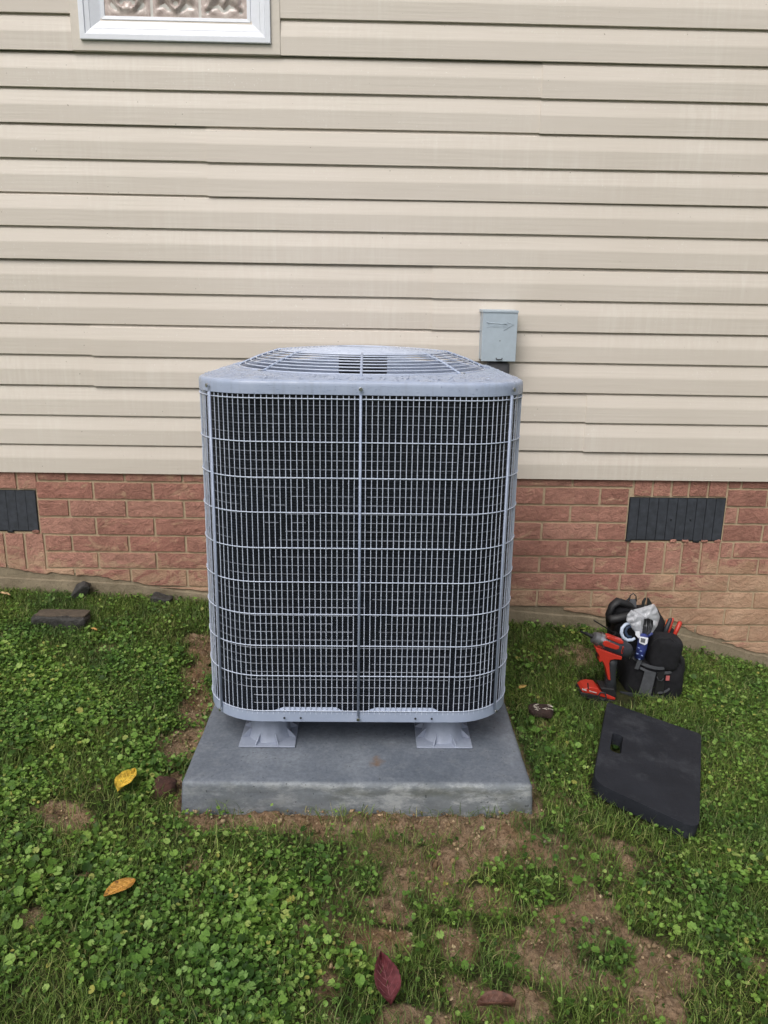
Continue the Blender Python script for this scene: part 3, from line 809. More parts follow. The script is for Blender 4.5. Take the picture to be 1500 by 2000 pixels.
# droplets and bits caught on the coil: bright points
# wire guard: one welded sheet per side
gout = rrect(UW+.001, UR+.001, 16, 2)
pts = [Vector((x, y)) for x, y in gout]; L_ = [0]
for i_ in range(len(pts)): L_.append(L_[-1]+(pts[(i_+1) % len(pts)]-pts[i_]).length)
PER = L_[-1]
def at_s(s_):
    s_ = s_ % PER
    k_ = int(np.searchsorted(L_, s_, side='right')-1); k_ = min(k_, len(pts)-1)
    u = (s_-L_[k_])/(L_[k_+1]-L_[k_]); p = pts[k_]*(1-u)+pts[(k_+1) % len(pts)]*u
    return p
# find s of the front centre
sF = min(np.arange(0, PER, .0005), key=lambda q: (at_s(q)-Vector((cx, cy-UW/2+.006))).length)
hz = [ZB+.038, .337, .429, .524, .619, .717, .816, .912, 1.008, 1.122]
q4 = PER/4
for sd_ in range(4):
    mid = sF+sd_*q4; wg = MB()
    nW = 27; st = q4/(2*nW)
    for k_ in range(-nW+1, nW):
        if k_ == 0: continue
        s_ = mid+k_*st+random.uniform(-.0005, .0005); p = at_s(s_); p2 = at_s(s_+random.uniform(-.0006, .0006))
        wg.tube([(p.x, p.y, ZB+.026), ((p.x+p2.x)/2, (p.y+p2.y)/2, (ZB+ZT)/2), (p2.x, p2.y, 1.130)], .0014, 5, cap=False)
    for z_ in hz:
        dz_ = random.uniform(-.001, .001)
        ph = [at_s(mid+u*q4/2) for u in np.linspace(-1, 1, 37)]
        cen = Vector((cx, cy))
        wg.tube([(*(p+(p-cen).normalized()*.0022), z_+dz_) for p in ph], .0016, 5)
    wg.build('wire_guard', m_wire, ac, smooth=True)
    for s_ in (mid, mid+q4/2):
        p = at_s(s_); o_ = (p-Vector((cx, cy))).normalized(); p = p+o_*.004
        MB().tube([(p.x, p.y, ZB+.022), (p.x, p.y, ZT-.036)], .0036, 8).build('guard_post', m_paint, ac, smooth=True)
        for zs in (ZB+.016, ZT-.020):
            pp = at_s(s_); nrm = o_ if s_ == mid else o_
            b0 = Vector((pp.x+nrm.x*.008, pp.y+nrm.y*.008, zs)); 
            MB().tube([b0, b0+Vector((nrm.x*.005, nrm.y*.005, 0))], .0058, 6).build('screw', m_steel, ac, bevel=.0008)
for sx_ in (-.212, -.165, .165, .212):
    p = min((at_s(q) for q in np.arange(0, PER, .004)), key=lambda t: (t-Vector((cx+sx_, f0))).length)
    MB().tube([(cx+sx_, p.y-.0075, ZB+.018), (cx+sx_, p.y-.0085, ZB+.018)], .0032, 10).build('screw_hole', m_black, ac)
# water beads on the cap and the guard
def beads(name, P, r, mat, parent, kind='stuff', squash=.55, nrm=None):
    n = len(P); k = 7
    base = []
    for j, (ph, rr__) in enumerate(((0, 1.0), (.55, .84), (1.05, .5))):
        for i_ in range(k): a = 2*PI*i_/k; base.append((rr__*math.cos(a), rr__*math.sin(a), squash*math.sin(ph)))
    base.append((0, 0, squash)); base = np.array(base); nb = len(base)
    f = []
    for j in range(2):
        for i_ in range(k): f.append([j*k+i_, j*k+(i_+1) % k, (j+1)*k+(i_+1) % k, (j+1)*k+i_])
    tri = [[2*k+i_, 2*k+(i_+1) % k, 3*k] for i_ in range(k)]
    P = np.asarray(P); r = np.asarray(r)
    if nrm is None: vv = P[:, None, :]+base[None]*r[:, None, None]
    else: vv = P[:, None, :]+np.stack([base[:, 0], -base[:, 2], base[:, 1]], 1)[None]*r[:, None, None]
    off = (np.arange(n)*nb)[:, None, None]
    q_ = (np.array(f)[None]+off).reshape(-1, 4); t_ = (np.array(tri)[None]+off).reshape(-1, 3)
    lp = np.concatenate([q_.ravel(), t_.ravel()]); stt = np.concatenate([np.arange(len(q_))*4, len(q_)*4+np.arange(len(t_))*3])
    if parent: vv = vv-np.array(wloc(parent))[None, None]
    o_ = npmesh(name, vv.reshape(-1, 3), lp, stt, [mat], smooth=True)
    if parent: o_.parent = parent
    o_['kind'] = kind; return o_
m_drop = M_simple('water_bead', (.385, .445, .58), .10, var=.05, spec=.6)
m_drop2 = M_simple('water_bead_clear', (.74, .70, .62), .03, var=.05, spec=1.0)
P = []; R = []
while len(P) < 1700:
    x, y = random.uniform(-.45, .45), random.uniform(-.45, .45); d_ = math.hypot(x, y)
    if d_ < GR+.001: continue
    ax_, ay_ = max(abs(x)-(UW/2-UR), 0), max(abs(y)-(UW/2-UR), 0)
    e = UR-math.hypot(ax_, ay_)
    if e < .012: continue
    if y > 0 and random.random() < .5: continue
    z_ = ZT+.0015+.0085*min(1, e/.06)
    P.append((cx+x, cy+y, z_)); R.append(random.choice((.0010, .0015, .0019, .0026))*(1 if y > -.37 else 1.2))
for _ in range(90):
    s_ = random.uniform(-.40, .40); P.append((cx+s_*.8, f0-.0032, ZT-.010-random.random()*.028)); R.append(.0013)
beads('water_beads', P, R, m_drop, ac, squash=.32)

# riser feet
def riser(px, lab):
    p = Vector((px, f0+.085, .093))
    rt = empty('riser_foot', p, lab, 'riser', 'plastic risers under the condenser')
    H_ = ZB-.093-.0005; hb = .083; ht = .056
    MB().box((p.x-hb, p.y-hb+.02, .0936), (p.x+hb, p.y+hb+.02, .0985)).build('base_flange', m_riser, rt, bevel=.0015)
    cyv = p.y+.02; vs = []; n = 36
    prof = [(0.066, .0985), (.063, .104), (.059, .120), (.055, .150), (.053, ZB-.0008)]
    mb = MB(); 
    for r_, z_ in prof:
        for q in range(n):
            a = 2*PI*q/n; k_ = r_*(1+.0*math.cos(a)); k_ = k_*(.955 if q % 4 == 0 else 1)
            vs.append((p.x+k_*math.cos(a)*1.0, cyv+k_*math.sin(a), z_))
    fs = [(j*n+q, j*n+(q+1) % n, (j+1)*n+(q+1) % n, (j+1)*n+q) for j in range(len(prof)-1) for q in range(n)]
    fs.append(tuple((len(prof)-1)*n+q for q in range(n)))
    mb.add(vs, fs).build('cone', m_riser, rt, smooth='a')
    for q in range(8):
        a = 2*PI*(q+.5)/8; d_ = Vector((math.cos(a), math.sin(a), 0)); ex = .080/max(abs(d_.x), abs(d_.y)); ex = min(ex, .098); c0 = Vector((p.x, cyv, 0))
        pl = [c0+d_*.052+Vector((0, 0, .0987)), c0+d_*ex+Vector((0, 0, .0987)), c0+d_*ex+Vector((0, 0, .102)), c0+d_*.056+Vector((0, 0, .126))]
        t = Vector((-d_.y, d_.x, 0))*.0028
        MB().prism(pl, t).build('rib', m_riser, rt)
    return rt
riser(WP(522, 1455, 2.04).x, 'left grey plastic riser foot under the condenser')
riser(WP(868, 1453, 2.04).x, 'right grey plastic riser foot under the condenser')

# water drops hanging under the siding butts
P = []; R = []
for ri, (zz, cc) in enumerate(rows):
    for c in range(cc):
        zb = zz+c*SP
        if zb > 2.6 or zb < .9: continue
        x = -1.6
        while x < 1.75:
            dens = .5+.5*mnoise.noise(Vector((x*1.7, zb*3.1, 4)))
            if random.random() < dens*.42+.02: P.append((x, HY-.0155, zb+.0008)); R.append(random.uniform(.0010, .0024))
            x += random.uniform(.004, .03)
for _ in range(900):
    x = random.uniform(-1.6, 1.7); z_ = random.uniform(1.0, 2.5); k_ = (z_-SB) % SP
    if mnoise.noise(Vector((x*1.5, z_*2.0, 8))) < -.02: continue
    if k_ < .066: P.append((x, HY-.0178, z_)); R.append(random.uniform(.0006, .0013))
# keep clear of the window
P2 = [(p, r_) for p, r_ in zip(P, R) if not (WX0-.01 < p[0] < WX1+.01 and p[2] > WZ0-.01)]
beads('siding_water_drops', [p for p, _ in P2], [r_ for _, r_ in P2], m_drop2, house, nrm=1)

# ------------------------------------------------------------ plants
x0r, x1r, y0r, y1r = -2.3, 2.5, .72, 3.185
def scatter(n, keepf):
    x = rng.uniform(x0r, x1r, n); y = rng.uniform(y0r, y1r, n)
    k_ = keepf(x, y) & ~covered(x, y)
    return x[k_], y[k_]
def grid_mesh_from(base_v, faces_flat, fcount, x, y, z, ang, tiltx, tilty, sc, name, mats):
    n = len(x); ca, sa = np.cos(ang), np.sin(ang)
    bv = base_v[None] if base_v.ndim == 2 else base_v
    P = bv*sc[:, None, None]
    Xr = P[..., 0]*ca[:, None]-P[..., 1]*sa[:, None]; Yr = P[..., 0]*sa[:, None]+P[..., 1]*ca[:, None]; Zr = P[..., 2]+0*Xr
    ct, st_ = np.cos(tiltx)[:, None], np.sin(tiltx)[:, None]
    Y2 = Yr*ct-Zr*st_; Z2 = Yr*st_+Zr*ct
    ct, st_ = np.cos(tilty)[:, None], np.sin(tilty)[:, None]
    X3 = Xr*ct+Z2*st_; Z3 = -Xr*st_+Z2*ct
    V = np.stack([X3+x[:, None], Y2+y[:, None], Z3+z[:, None]], -1)
    nb = V.shape[1]; lp = (faces_flat[None]+(np.arange(n)*nb)[:, None]).ravel()
    counts = np.tile(fcount, n); stt = np.concatenate([[0], np.cumsum(counts)[:-1]])
    return npmesh(name, V.reshape(-1, 3), lp, stt, mats, smooth=False)
# round scalloped leaf
def leafbase(seg=14, lobes=7, notch=True):
    v = [(0, -.05, 0)]
    for q in range(seg):
        a = -PI/2+.22+(2*PI-.44)*q/(seg-1)
        r_ = 1+(.10 if seg > 10 else .06)*math.cos(lobes*(a+PI/2))
        z_ = .22+.14*math.sin(lobes*a*1.0)+.10*math.cos(2*a)
        v.append((r_*math.cos(a), r_*math.sin(a), z_))
    f = []; c = []
    for q in range(1, seg): f += [0, q, q+1]; c.append(3)
    return np.array(v), np.array(f), np.array(c)
LG = [(0, (.026, .060, .010)), (.3, (.068, .145, .024)), (.6, (.140, .262, .046)), (.85, (.225, .370, .085)), (.96, (.31, .44, .14)), (1, (.36, .33, .09))]
m_leaf = M_leafy('creeper_leaf', LG, .5, .18)
m_grass = M_leafy('grass_blade', [(0, (.050, .088, .018)), (.5, (.125, .205, .042)), (.85, (.215, .310, .080)), (1, (.40, .36, .18))], .5, .2)
m_dry = M_leafy('dry_grass', [(0, (.13, .085, .035)), (.6, (.25, .18, .085)), (1, (.36, .28, .16))], .7, .15)
def place(x, y, h0, h1):
    return zg(x, y)+rng.uniform(h0, h1, len(x))
def creeper(N, smin, smax, h1, name, lab, thr=1.0, seg=14):
    x, y = scatter(N, lambda x, y: rng.random(len(x)) < leafden(x, y)*np.clip(1-1.12*bare(x, y), .04, 1)*thr)
    n = len(x); b, f, c = leafbase(seg)
    cl = vn3.fb(x, y, 10)
    z = place(x, y, .004, h1)+.022*(cl-.4)
    o_ = grid_mesh_from(b, f, c, x, y, z, rng.uniform(0, 2*PI, n), rng.normal(.12, .38, n), rng.normal(0, .34, n), rng.uniform(smin, smax, n)*(.7+.6*vn(x, y, 6)), name, [m_leaf])
    return tag(o_, lab, kind='stuff', cat='ground cover')
creeper(360000, .0030, .0064, .024, 'creeping_weeds', 'small round green creeper leaves matting the yard', seg=8)
creeper(24000, .0068, .0112, .034, 'ground_ivy', 'larger scalloped ivy leaves scattered through the lawn', .6, seg=15)
def blades(N, lmin, lmax, w_, lean, keepf, name, mat, lab, flatten=1.0):
    x, y = scatter(N, keepf); n = len(x)
    a = rng.uniform(0, 2*PI, n); L__ = rng.uniform(lmin, lmax, n); le = rng.normal(lean, .28, n).clip(.1, 1.5)
    dx, dy = np.cos(a), np.sin(a); z0 = zg(x, y)-.002; ww = w_*rng.uniform(.6, 1.3, n)
    base = np.stack([x, y, z0], 1); d_ = np.stack([dx, dy, 0*dx], 1); pv = np.stack([-dy, dx, 0*dx], 1)
    up = np.array([0, 0, 1.0])
    m1 = base+d_*(np.sin(le*.6)*L__*.5)[:, None]+up*(np.cos(le*.6)*L__*.5*flatten)[:, None]
    tp = m1+d_*(np.sin(le*1.35)*L__*.5)[:, None]+up*(np.cos(le*1.35)*L__*.5*flatten)[:, None]+pv*rng.normal(0, .006, n)[:, None]
    V = np.stack([base-pv*ww[:, None], base+pv*ww[:, None], m1-pv*ww[:, None]*.9, m1+pv*ww[:, None]*.9, tp], 1)
    f = np.array([0, 1, 3, 2, 2, 3, 4]); c = np.array([4, 3])
    lp = (f[None]+(np.arange(n)*5)[:, None]).ravel(); stt = np.concatenate([[0], np.cumsum(np.tile(c, n))[:-1]])
    o_ = npmesh(name, V.reshape(-1, 3), lp, stt, [mat]); return tag(o_, lab, kind='stuff', cat='grass')
blades(460000, .022, .062, .0009, .70, lambda x, y: rng.random(len(x)) < np.clip(1-1.02*bare(x, y), .07, 1)*np.clip(1.15-.55*leafden(x, y), .4, 1)*np.clip(.2+1.5*vn.fb(x, y, 8), 0, 1), 'grass', m_grass, 'thin green grass blades across the yard', .8)
blades(9000, .05, .10, .0013, .9, lambda x, y: (vn3.fb(x, y, 6) > .56) & (bare(x, y) < .5), 'long_grass', m_grass, 'longer arching grass blades in tufts', .8)
blades(90000, .018, .050, .0006, 1.25, lambda x, y: rng.random(len(x)) < np.clip(.36+bare(x, y)*.8, 0, .8)*np.clip(2.2*(vn2.fb(x, y, 9)-.3), 0, 1), 'dry_grass', m_dry, 'dry straw thatch lying on the bare soil', .35)
# soil crumbs
x, y = scatter(130000, lambda x, y: rng.random(len(x)) < np.clip(bare(x, y)*1.0, .015, 1)*np.clip(3*(vn.fb(x, y, 22)-.33), .05, 1))
n = len(x)
ob = np.array([(1, 0, 0), (-1, 0, 0), (0, 1, 0), (0, -1, 0), (0, 0, 1), (0, 0, -.6), ])*1.0
bv = ob[None]*rng.uniform(.5, 1.1, (n, 6, 1)); 
of = np.array([0,2,4, 2,1,4, 1,3,4, 3,0,4, 2,0,5, 1,2,5, 3,1,5, 0,3,5])
crumb = grid_mesh_from(bv, of, np.full(8, 3), x, y, zg(x, y)+.001, rng.uniform(0, 6.3, n), rng.normal(0, .4, n), rng.normal(0, .4, n), rng.gamma(1.5, .0019, n).clip(.001, .014), 'soil_crumbs', [M_leafy('soil_crumb', [(0, (.14, .09, .058)), (.6, (.33, .23, .155)), (1, (.55, .42, .30))], .95, 0)])
tag(crumb, 'loose crumbs of brown clay on the bare patches', kind='stuff', cat='soil')

# ------------------------------------------------------------ fallen leaves
def fallen(name, pts, tip_h, col, lab, cat='fallen leaf', curl=.006, dz=.02, rough=.6, spots=None, outline=None):
    """pts: base and tip on sight lines; width as a share"""
    a = GP(*pts[0], dz); b = GP(*pts[1], dz+tip_h); wd = pts[2]
    M = Mat(name+'_mat', rough=rough, spec=.35, coords='World')
    c = M.mix(1.0, col, M.ramp(M.noise(60, 5, .7), [(.32, (.42, .38, .36)), (.7, (1.35, 1.3, 1.25))]), 'MULTIPLY')
    if spots: c = M.mix(M.ramp(M.noise(95, 2, .5), [(.62, 0.0), (.68, .85)]), c, spots)
    M.setcol(c); M.bump(M.noise(120, 3), .3, .003)
    rt = empty(name, ((a.x+b.x)/2, (a.y+b.y)/2, min(a.z, b.z)), lab, cat)
    ax_ = (b-a); L__ = ax_.length; t = ax_.normalized(); s_ = t.cross(Vector((0, 0, 1))).normalized(); nn = s_.cross(t)
    vs = []; fs = []; nU, nV = 22, 8
    for i_ in range(nU+1):
        u = i_/nU; w_ = outline(u) if outline else math.sin(PI*u**.85)**.8
        w_ = max(w_, .01)*(1+.07*math.sin(u*70)*(0 < u < 1))
        for j in range(nV+1):
            v_ = j/nV*2-1
            vs.append(a+t*(L__*(u+.03*abs(v_)))+s_*(v_*w_*wd/2)+nn*(curl*v_*v_*2+.003*mnoise.noise(Vector((u*5, v_*3, wd*90)))+curl*math.sin(PI*u)))
    for i_ in range(nU):
        for j in range(nV): q = i_*(nV+1)+j; fs.append((q, q+1, q+nV+2, q+nV+1))
    bl = MB().add(vs, fs).build('blade', M.m, rt, smooth=True)
    mod = bl.modifiers.new('th', 'SOLIDIFY'); mod.thickness = .0005
    MV = M_simple(name+'_vein', tuple(min(1, x*1.5+.03) for x in col), .6)
    vb = MB()
    def on(u, v_):
        w_ = outline(u) if outline else math.sin(PI*u**.85)**.8
        return a+t*(L__*(u+.03*abs(v_)))+s_*(v_*w_*wd/2)+nn*(curl*v_*v_*2+curl*math.sin(PI*u)+.0009)
    vb.tube([on(u, 0) for u in np.linspace(-.10, .97, 12)], .0007, 5)
    for u in (.15, .3, .45, .6, .75):
        for sg in (-1, 1): vb.tube([on(u, 0), on(u+.06, sg*.35), on(u+.13, sg*.75)], .0004, 4)
    vb.build('vein', MV, rt)
    return rt
fallen('fallen_leaf', ((229, 1548), (264, 1508), .052), .008, (.60, .42, .05), 'yellow leaf with a green spot, lying left of the pad', spots=(.12, .17, .03), dz=.030)
fallen('fallen_leaf', ((266, 1720), (204, 1752), .042), .0, (.50, .27, .055), 'amber narrow leaf on the weeds at lower left', curl=.003, spots=(.12, .05, .02), dz=.030)
fallen('fallen_leaf', ((764, 1966), (744, 1872), .054), .0, (.125, .030, .038), 'crimson ovate leaf with pale veins on bare soil', curl=.009, dz=.028, outline=lambda u: (math.sin(PI*min(1, u)**.62)**.9 if u < 1 else 0))
fallen('fallen_leaf', ((930, 1966), (1004, 1968), .030), .0, (.12, .058, .042), 'brown curled leaf at the bottom edge of the photo', curl=.009, dz=.022)
fallen('fallen_leaf', ((0, 1158), (20, 1163), .018), .002, (.42, .30, .16), 'small tan leaf in the grass at the left edge', curl=.002, dz=.03)
fallen('fallen_leaf', ((190, 1232), (178, 1228), .012), .002, (.50, .28, .09), 'tiny orange leaf beside the long asphalt slab', curl=.002, dz=.03)
fallen('fallen_leaf', ((1013, 1346), (1028, 1340), .020), .004, (.48, .33, .10), 'small mustard leaf in the grass right of the condenser', curl=.002, dz=.02)

# ------------------------------------------------------------ broken slabs
m_asph = M_simple('asphalt', (.040, .038, .036), .75, bumpsc=70, bs=.9, var=.5, bd=.008)
m_asph2 = M_simple('asphalt_top', (.085, .066, .048), .9, bumpsc=120, bs=.5, var=.35)
def chunk(name, loc, dims, rot, lab, cat, mat, amp=.012, group=None, e=.28, seed=3, sink=.3):
    rt = empty(name, loc, lab, cat, group)
    R__ = Matrix.Rotation(rot[2], 3, 'Z') @ Matrix.Rotation(rot[1], 3, 'Y') @ Matrix.Rotation(rot[0], 3, 'X')
    mb = MB().sq(Vector(loc)+Vector((0, 0, dims[2]*(.5-sink))), dims, e, R__, amp, 30, 18, seed, 18)
    mb.v = [tuple(Vector(v_)+mnoise.noise_vector(Vector(v_)*70)*.0035) for v_ in mb.v]
    mb.build('body', mat, rt, smooth='a')
    return rt
g_ = GP(122, 1222); sl_ = chunk('asphalt_slab', g_, (.215, .085, .052), (-.10, .02, -.02), 'long flat asphalt slab in the grass by the left wall', 'slab', m_asph, .010, 'broken asphalt pieces near the wall', seed=2, sink=.1)
MB().sq(g_+Vector((0, .012, .046)), (.205, .075, .012), .3, None, .004, 26, 8, 5, 22).build('top_crust', m_asph2, sl_, smooth='a')
g_ = GP(154, 1168); chunk('asphalt_chunk', g_, (.125, .05, .045), (.35, -.75, -.1), 'wedge of asphalt leaning up against the footing', 'rubble', m_asph, .014, 'broken asphalt pieces near the wall', seed=8, sink=.05)
g_ = GP(316, 1178); chunk('asphalt_chunk', g_, (.085, .06, .045), (.1, .1, 0), 'low asphalt lump half sunk in grass nearest the condenser', 'rubble', m_asph, .012, 'broken asphalt pieces near the wall', seed=12, sink=.2)
g_ = GP(318, 1545); chunk('soil_clod', GP(325, 1545, .0), (.07, .07, .05), (0, .2, .4), 'dark reddish clod of earth against the pad corner', 'clod', M_simple('dark_clod', (.055, .022, .015), .9, bumpsc=80, bs=.9, var=.5, bd=.01), .016, seed=4, sink=.25, e=.8)
g_ = GP(1055, 1397, .012); bk = chunk('bark_piece', g_, (.085, .055, .040), (0, 0, -.25), 'dark bark piece with white flecks right of the pad', 'bark', M_simple('dark_bark', (.040, .022, .018), .8, bumpsc=90, bs=.9, var=.5, bd=.006), .010, seed=21, sink=.05, e=.7)
fl = MB()
for q in range(34):
    p = g_+Vector((random.uniform(-.022, .040), random.uniform(-.024, .012), .034+random.uniform(-.008, .003))); a = random.uniform(-.9, .5); l_ = random.uniform(.003, .008)
    fl.tube([p-Vector((l_*math.cos(a), l_*math.sin(a), -.001)), p+Vector((0, 0, .0015)), p+Vector((l_*math.cos(a), l_*math.sin(a), 0))], .0011, 5)
fl.build('flecks', M_simple('white_fleck', (.62, .56, .48), .7), bk)

# ------------------------------------------------------------ kneeling mat
MT = .044; mc = [GP(px, py, MT+.008) for px, py in ((1186, 1370), (1370, 1434), (1366, 1622), (1158, 1526))]
mcen = sum(mc, Vector())/4
# fit a plane through the corners, keep it rigid and flat
nrm = ((mc[2]-mc[0]).cross(mc[3]-mc[1])).normalized()
if nrm.z < 0: nrm = -nrm
mc = [p-nrm*((p-mcen).dot(nrm)) for p in mc]
def roundpoly(ps, rs, n=6):
    out_ = []
    for i_ in range(len(ps)):
        p, a, b = ps[i_], ps[i_-1], ps[(i_+1) % len(ps)]; r_ = rs[i_]
        u = (a-p).normalized(); w_ = (b-p).normalized()
        for k_ in range(n+1):
            t = k_/n; q = (1-t)**2*(p+u*r_)+2*t*(1-t)*p+t*t*(p+w_*r_); out_.append(q)
    return out_
mroot = empty('kneeling_mat', mcen-nrm*MT, 'black foam kneeling mat with handle slot lying on grass', 'mat')
me_ = (mc[1]-mc[0]).normalized(); mf = (mc[3]-mc[0]).normalized()
outer = roundpoly(mc, [.018, .018, .05, .05])
hs0 = GP(1204, 1453, MT+.008); hs0 = hs0-nrm*((hs0-mcen).dot(nrm))
def hole(d1, d2): return hs0+me_*d1+mf*d2
hp_ = roundpoly([hole(-.0175, -.060), hole(.0175, -.060), hole(.0175, .060), hole(-.0175, .060)], [.014]*4, 4)
bm = bmesh.new()
vo = [bm.verts.new(p-Vector(mroot.location)) for p in outer]; vh = [bm.verts.new(p-Vector(mroot.location)) for p in hp_]
eo = [bm.edges.new((vo[i_], vo[(i_+1) % len(vo)])) for i_ in range(len(vo))]+[bm.edges.new((vh[i_], vh[(i_+1) % len(vh)])) for i_ in range(len(vh))]
r_ = bmesh.ops.triangle_fill(bm, edges=eo, use_beauty=True)
top = [f for f in bm.faces]
ex = bmesh.ops.extrude_face_region(bm, geom=top)
for g in ex['geom']:
    if isinstance(g, bmesh.types.BMVert): g.co -= nrm*MT
bmesh.ops.recalc_face_normals(bm, faces=bm.faces)
ed = [e for e in bm.edges if len(e.link_faces) == 2 and e.calc_face_angle(0) > math.radians(60)]
bmesh.ops.bevel(bm, geom=ed, offset=.0045, segments=3, profile=.6, affect='EDGES', clamp_overlap=True)
mm = bpy.data.meshes.new('foam_board'); bm.to_mesh(mm); bm.free(); mm.materials.append(m_mat)
mo = bpy.data.objects.new('foam_board', mm); C.objects.link(mo); mo.parent = mroot
mm.polygons.foreach_set('use_smooth', [True]*len(mm.polygons)); mm.set_sharp_from_angle(angle=math.radians(35))
# ------------------------------------------------------------ tool bag and what it holds
BY = GP(1262, 1360).y                                  # the bag's front foot
def sc_(Y): return (WP(1300, 1260, Y)-WP(1200, 1260, Y)).length/100
def rb(mb, x0, y0, x1, y1, Y, dep, e=.35, amp=0, seed=0, rot=None, freq=14, nu=32, nv=20):
    """soft block seen between two sight points, its front at depth Y"""
    c = WP((x0+x1)/2, (y0+y1)/2, Y+dep*.5); s_ = sc_(Y+dep*.3)
    return mb.sq(c, ((x1-x0)*s_, dep, (y1-y0)*s_), e, rot, amp, nu, nv, seed, freq)
def tl(pts, Y): return [WP(a, b, Y+(c[0] if c else 0)) for a, b, *c in pts]
gb = GP(1262, 1358)
bag = empty('tool_bag', (gb.x, BY+.10, gb.z), 'open black canvas tool bag with grey trim standing on the grass', 'tool bag')
mb = MB(); rb(mb, 1207, 1266, 1323, 1366, BY, .21, .42, .012, 3, Matrix.Rotation(-.05, 3, 'Y')); mb.build('front_pocket', m_fabric, bag, smooth=True)
mb = MB(); rb(mb, 1187, 1189, 1290, 1352, BY+.12, .15, .38, .012, 5); mb.build('body', m_fabric, bag, smooth=True)
mb = MB(); rb(mb, 1250, 1222, 1318, 1300, BY+.15, .12, .5, .010, 9); mb.build('side_panel', m_fabric, bag, smooth=True)
# padded handle, its ring and clip
MB().tube(tl([(1188, 1222, .14), (1188, 1200, .12), (1196, 1183, .12), (1206, 1175, .13), (1222, 1180, .14), (1240, 1189, .16), (1262, 1186, .2), (1280, 1190, .22), (1289, 1206, .24), (1288, 1225, .24)], BY), [.011, .014, .017, .020, .020, .018, .014, .011, .010, .010], 12, flat=.8).build('handle', m_rubber, bag, smooth=True)
MB().tube(tl([(1189, 1205, .10), (1194, 1210, .09), (1208, 1208, .085), (1226, 1204, .09), (1244, 1200, .1)], BY), [.012, .018, .017, .016, .010], 12).build('handle_pad', m_rubber, bag, smooth=True)
MB().tube(tl([(1229, 1172, .14), (1231, 1163, .14), (1237, 1159, .14), (1242, 1164, .14), (1243, 1174, .14)], BY), .0022, 6).build('carabiner', m_dark, bag, smooth=True)
MB().tube(tl([(1230, 1168, .14), (1222, 1175, .13), (1216, 1182, .12)], BY), .0035, 6).build('carabiner', m_dark, bag, smooth=True)
MB().prism(tl([(1228, 1170, .15), (1243, 1170, .15), (1243, 1196, .13), (1227, 1196, .13)], BY), (0, .004, 0)).build('strap', m_strap, bag, bevel=.001)
mb = MB(); rb(mb, 1191, 1180, 1250, 1215, BY+.125, .06, .6, .008, 15); mb.build('folded_flap', m_fabric, bag, smooth=True)
# grey trim, webbing, tag
def band(pts, w_, Y, name, mat, t=.003, n=24):
    """a flat strap of width w_ along pts (smoothed)"""
    P_ = tl(pts, Y); Q = []
    for i_ in range(len(P_)-1):
        for k_ in range(6):
            u = k_/6; p0 = P_[max(i_-1, 0)]; p1 = P_[i_]; p2 = P_[i_+1]; p3 = P_[min(i_+2, len(P_)-1)]
            Q.append(.5*((2*p1)+(p2-p0)*u+(2*p0-5*p1+4*p2-p3)*u*u+(3*p1-p0-3*p2+p3)*u**3))
    Q.append(P_[-1]); vs = []; fs = []
    for i_, p in enumerate(Q):
        tt = (Q[min(i_+1, len(Q)-1)]-Q[max(i_-1, 0)]).normalized(); s_ = tt.cross(Vector((0, 1, 0))).normalized()*w_/2
        for a, b in ((-1, 0), (1, 0), (1, 1), (-1, 1)): vs.append(p+s_*a+Vector((0, t*b, 0)))
    for i_ in range(len(Q)-1):
        for k_ in range(4): fs.append((i_*4+k_, i_*4+(k_+1) % 4, i_*4+4+(k_+1) % 4, i_*4+4+k_))
    fs += [(0, 1, 2, 3), (len(vs)-1, len(vs)-2, len(vs)-3, len(vs)-4)]
    return MB().add(vs, fs).build(name, mat, bag)
band([(1236, 1284, .02), (1254, 1296, -.004), (1272, 1303, -.010), (1292, 1306, -.008), (1306, 1301, .006), (1312, 1292, .03)], .011, BY, 'trim', m_strap)
band([(1250, 1304, -.005), (1266, 1312, -.013), (1281, 1316, -.015)], .009, BY, 'trim', m_strap)
band([(1298, 1315, -.010), (1310, 1313, .0), (1320, 1304, .02)], .010, BY, 'trim', m_strap)
MB().prism(tl([(1260, 1308, -.010), (1281, 1315, -.012), (1271, 1358, -.012), (1247, 1353, -.010)], BY), (0, .004, 0)).build('pocket_flap', m_strap, bag, bevel=.001)
band([(1257, 1272, -.012), (1250, 1290, -.018), (1243, 1307, -.018)], .015, BY, 'strap', m_strap)
MB().prism(tl([(1284, 1313, -.012), (1297, 1312, -.012), (1296, 1352, -.010), (1279, 1356, -.010)], BY), (0, .004, 0)).build('webbing', m_rubber, bag)
MB().tube(tl([(1283, 1322, -.016), (1286, 1329, -.017), (1292, 1330, -.017), (1296, 1325, -.016)], BY), .0022, 6).build('ring', m_dark, bag, smooth=True)
MB().prism(tl([(1301, 1320, -.012), (1308, 1320, -.010), (1307, 1329, -.010), (1300, 1329, -.012)], BY), (0, .002, 0)).build('tag', M_simple('pink_tag', (.50, .13, .13), .7), bag)
MB().prism(tl([(1210, 1350, -.006), (1266, 1358, -.014), (1296, 1360, -.012), (1296, 1368, -.012), (1262, 1367, -.014), (1213, 1361, -.006)], BY), (0, .01, 0)).build('base', m_dark, bag, bevel=.002)
band([(1285, 1354, -.014), (1300, 1351, -.010), (1308, 1345, .0)], .008, BY, 'trim', m_strap)
MB().tube(tl([(1321, 1288, .03), (1327, 1280, .03), (1332, 1290, .03), (1333, 1308, .03), (1328, 1322, .03), (1320, 1325, .03)], BY), [.006, .010, .011, .011, .011, .008], 10, flat=.6).build('side_loop', m_rubber, bag, smooth=True)
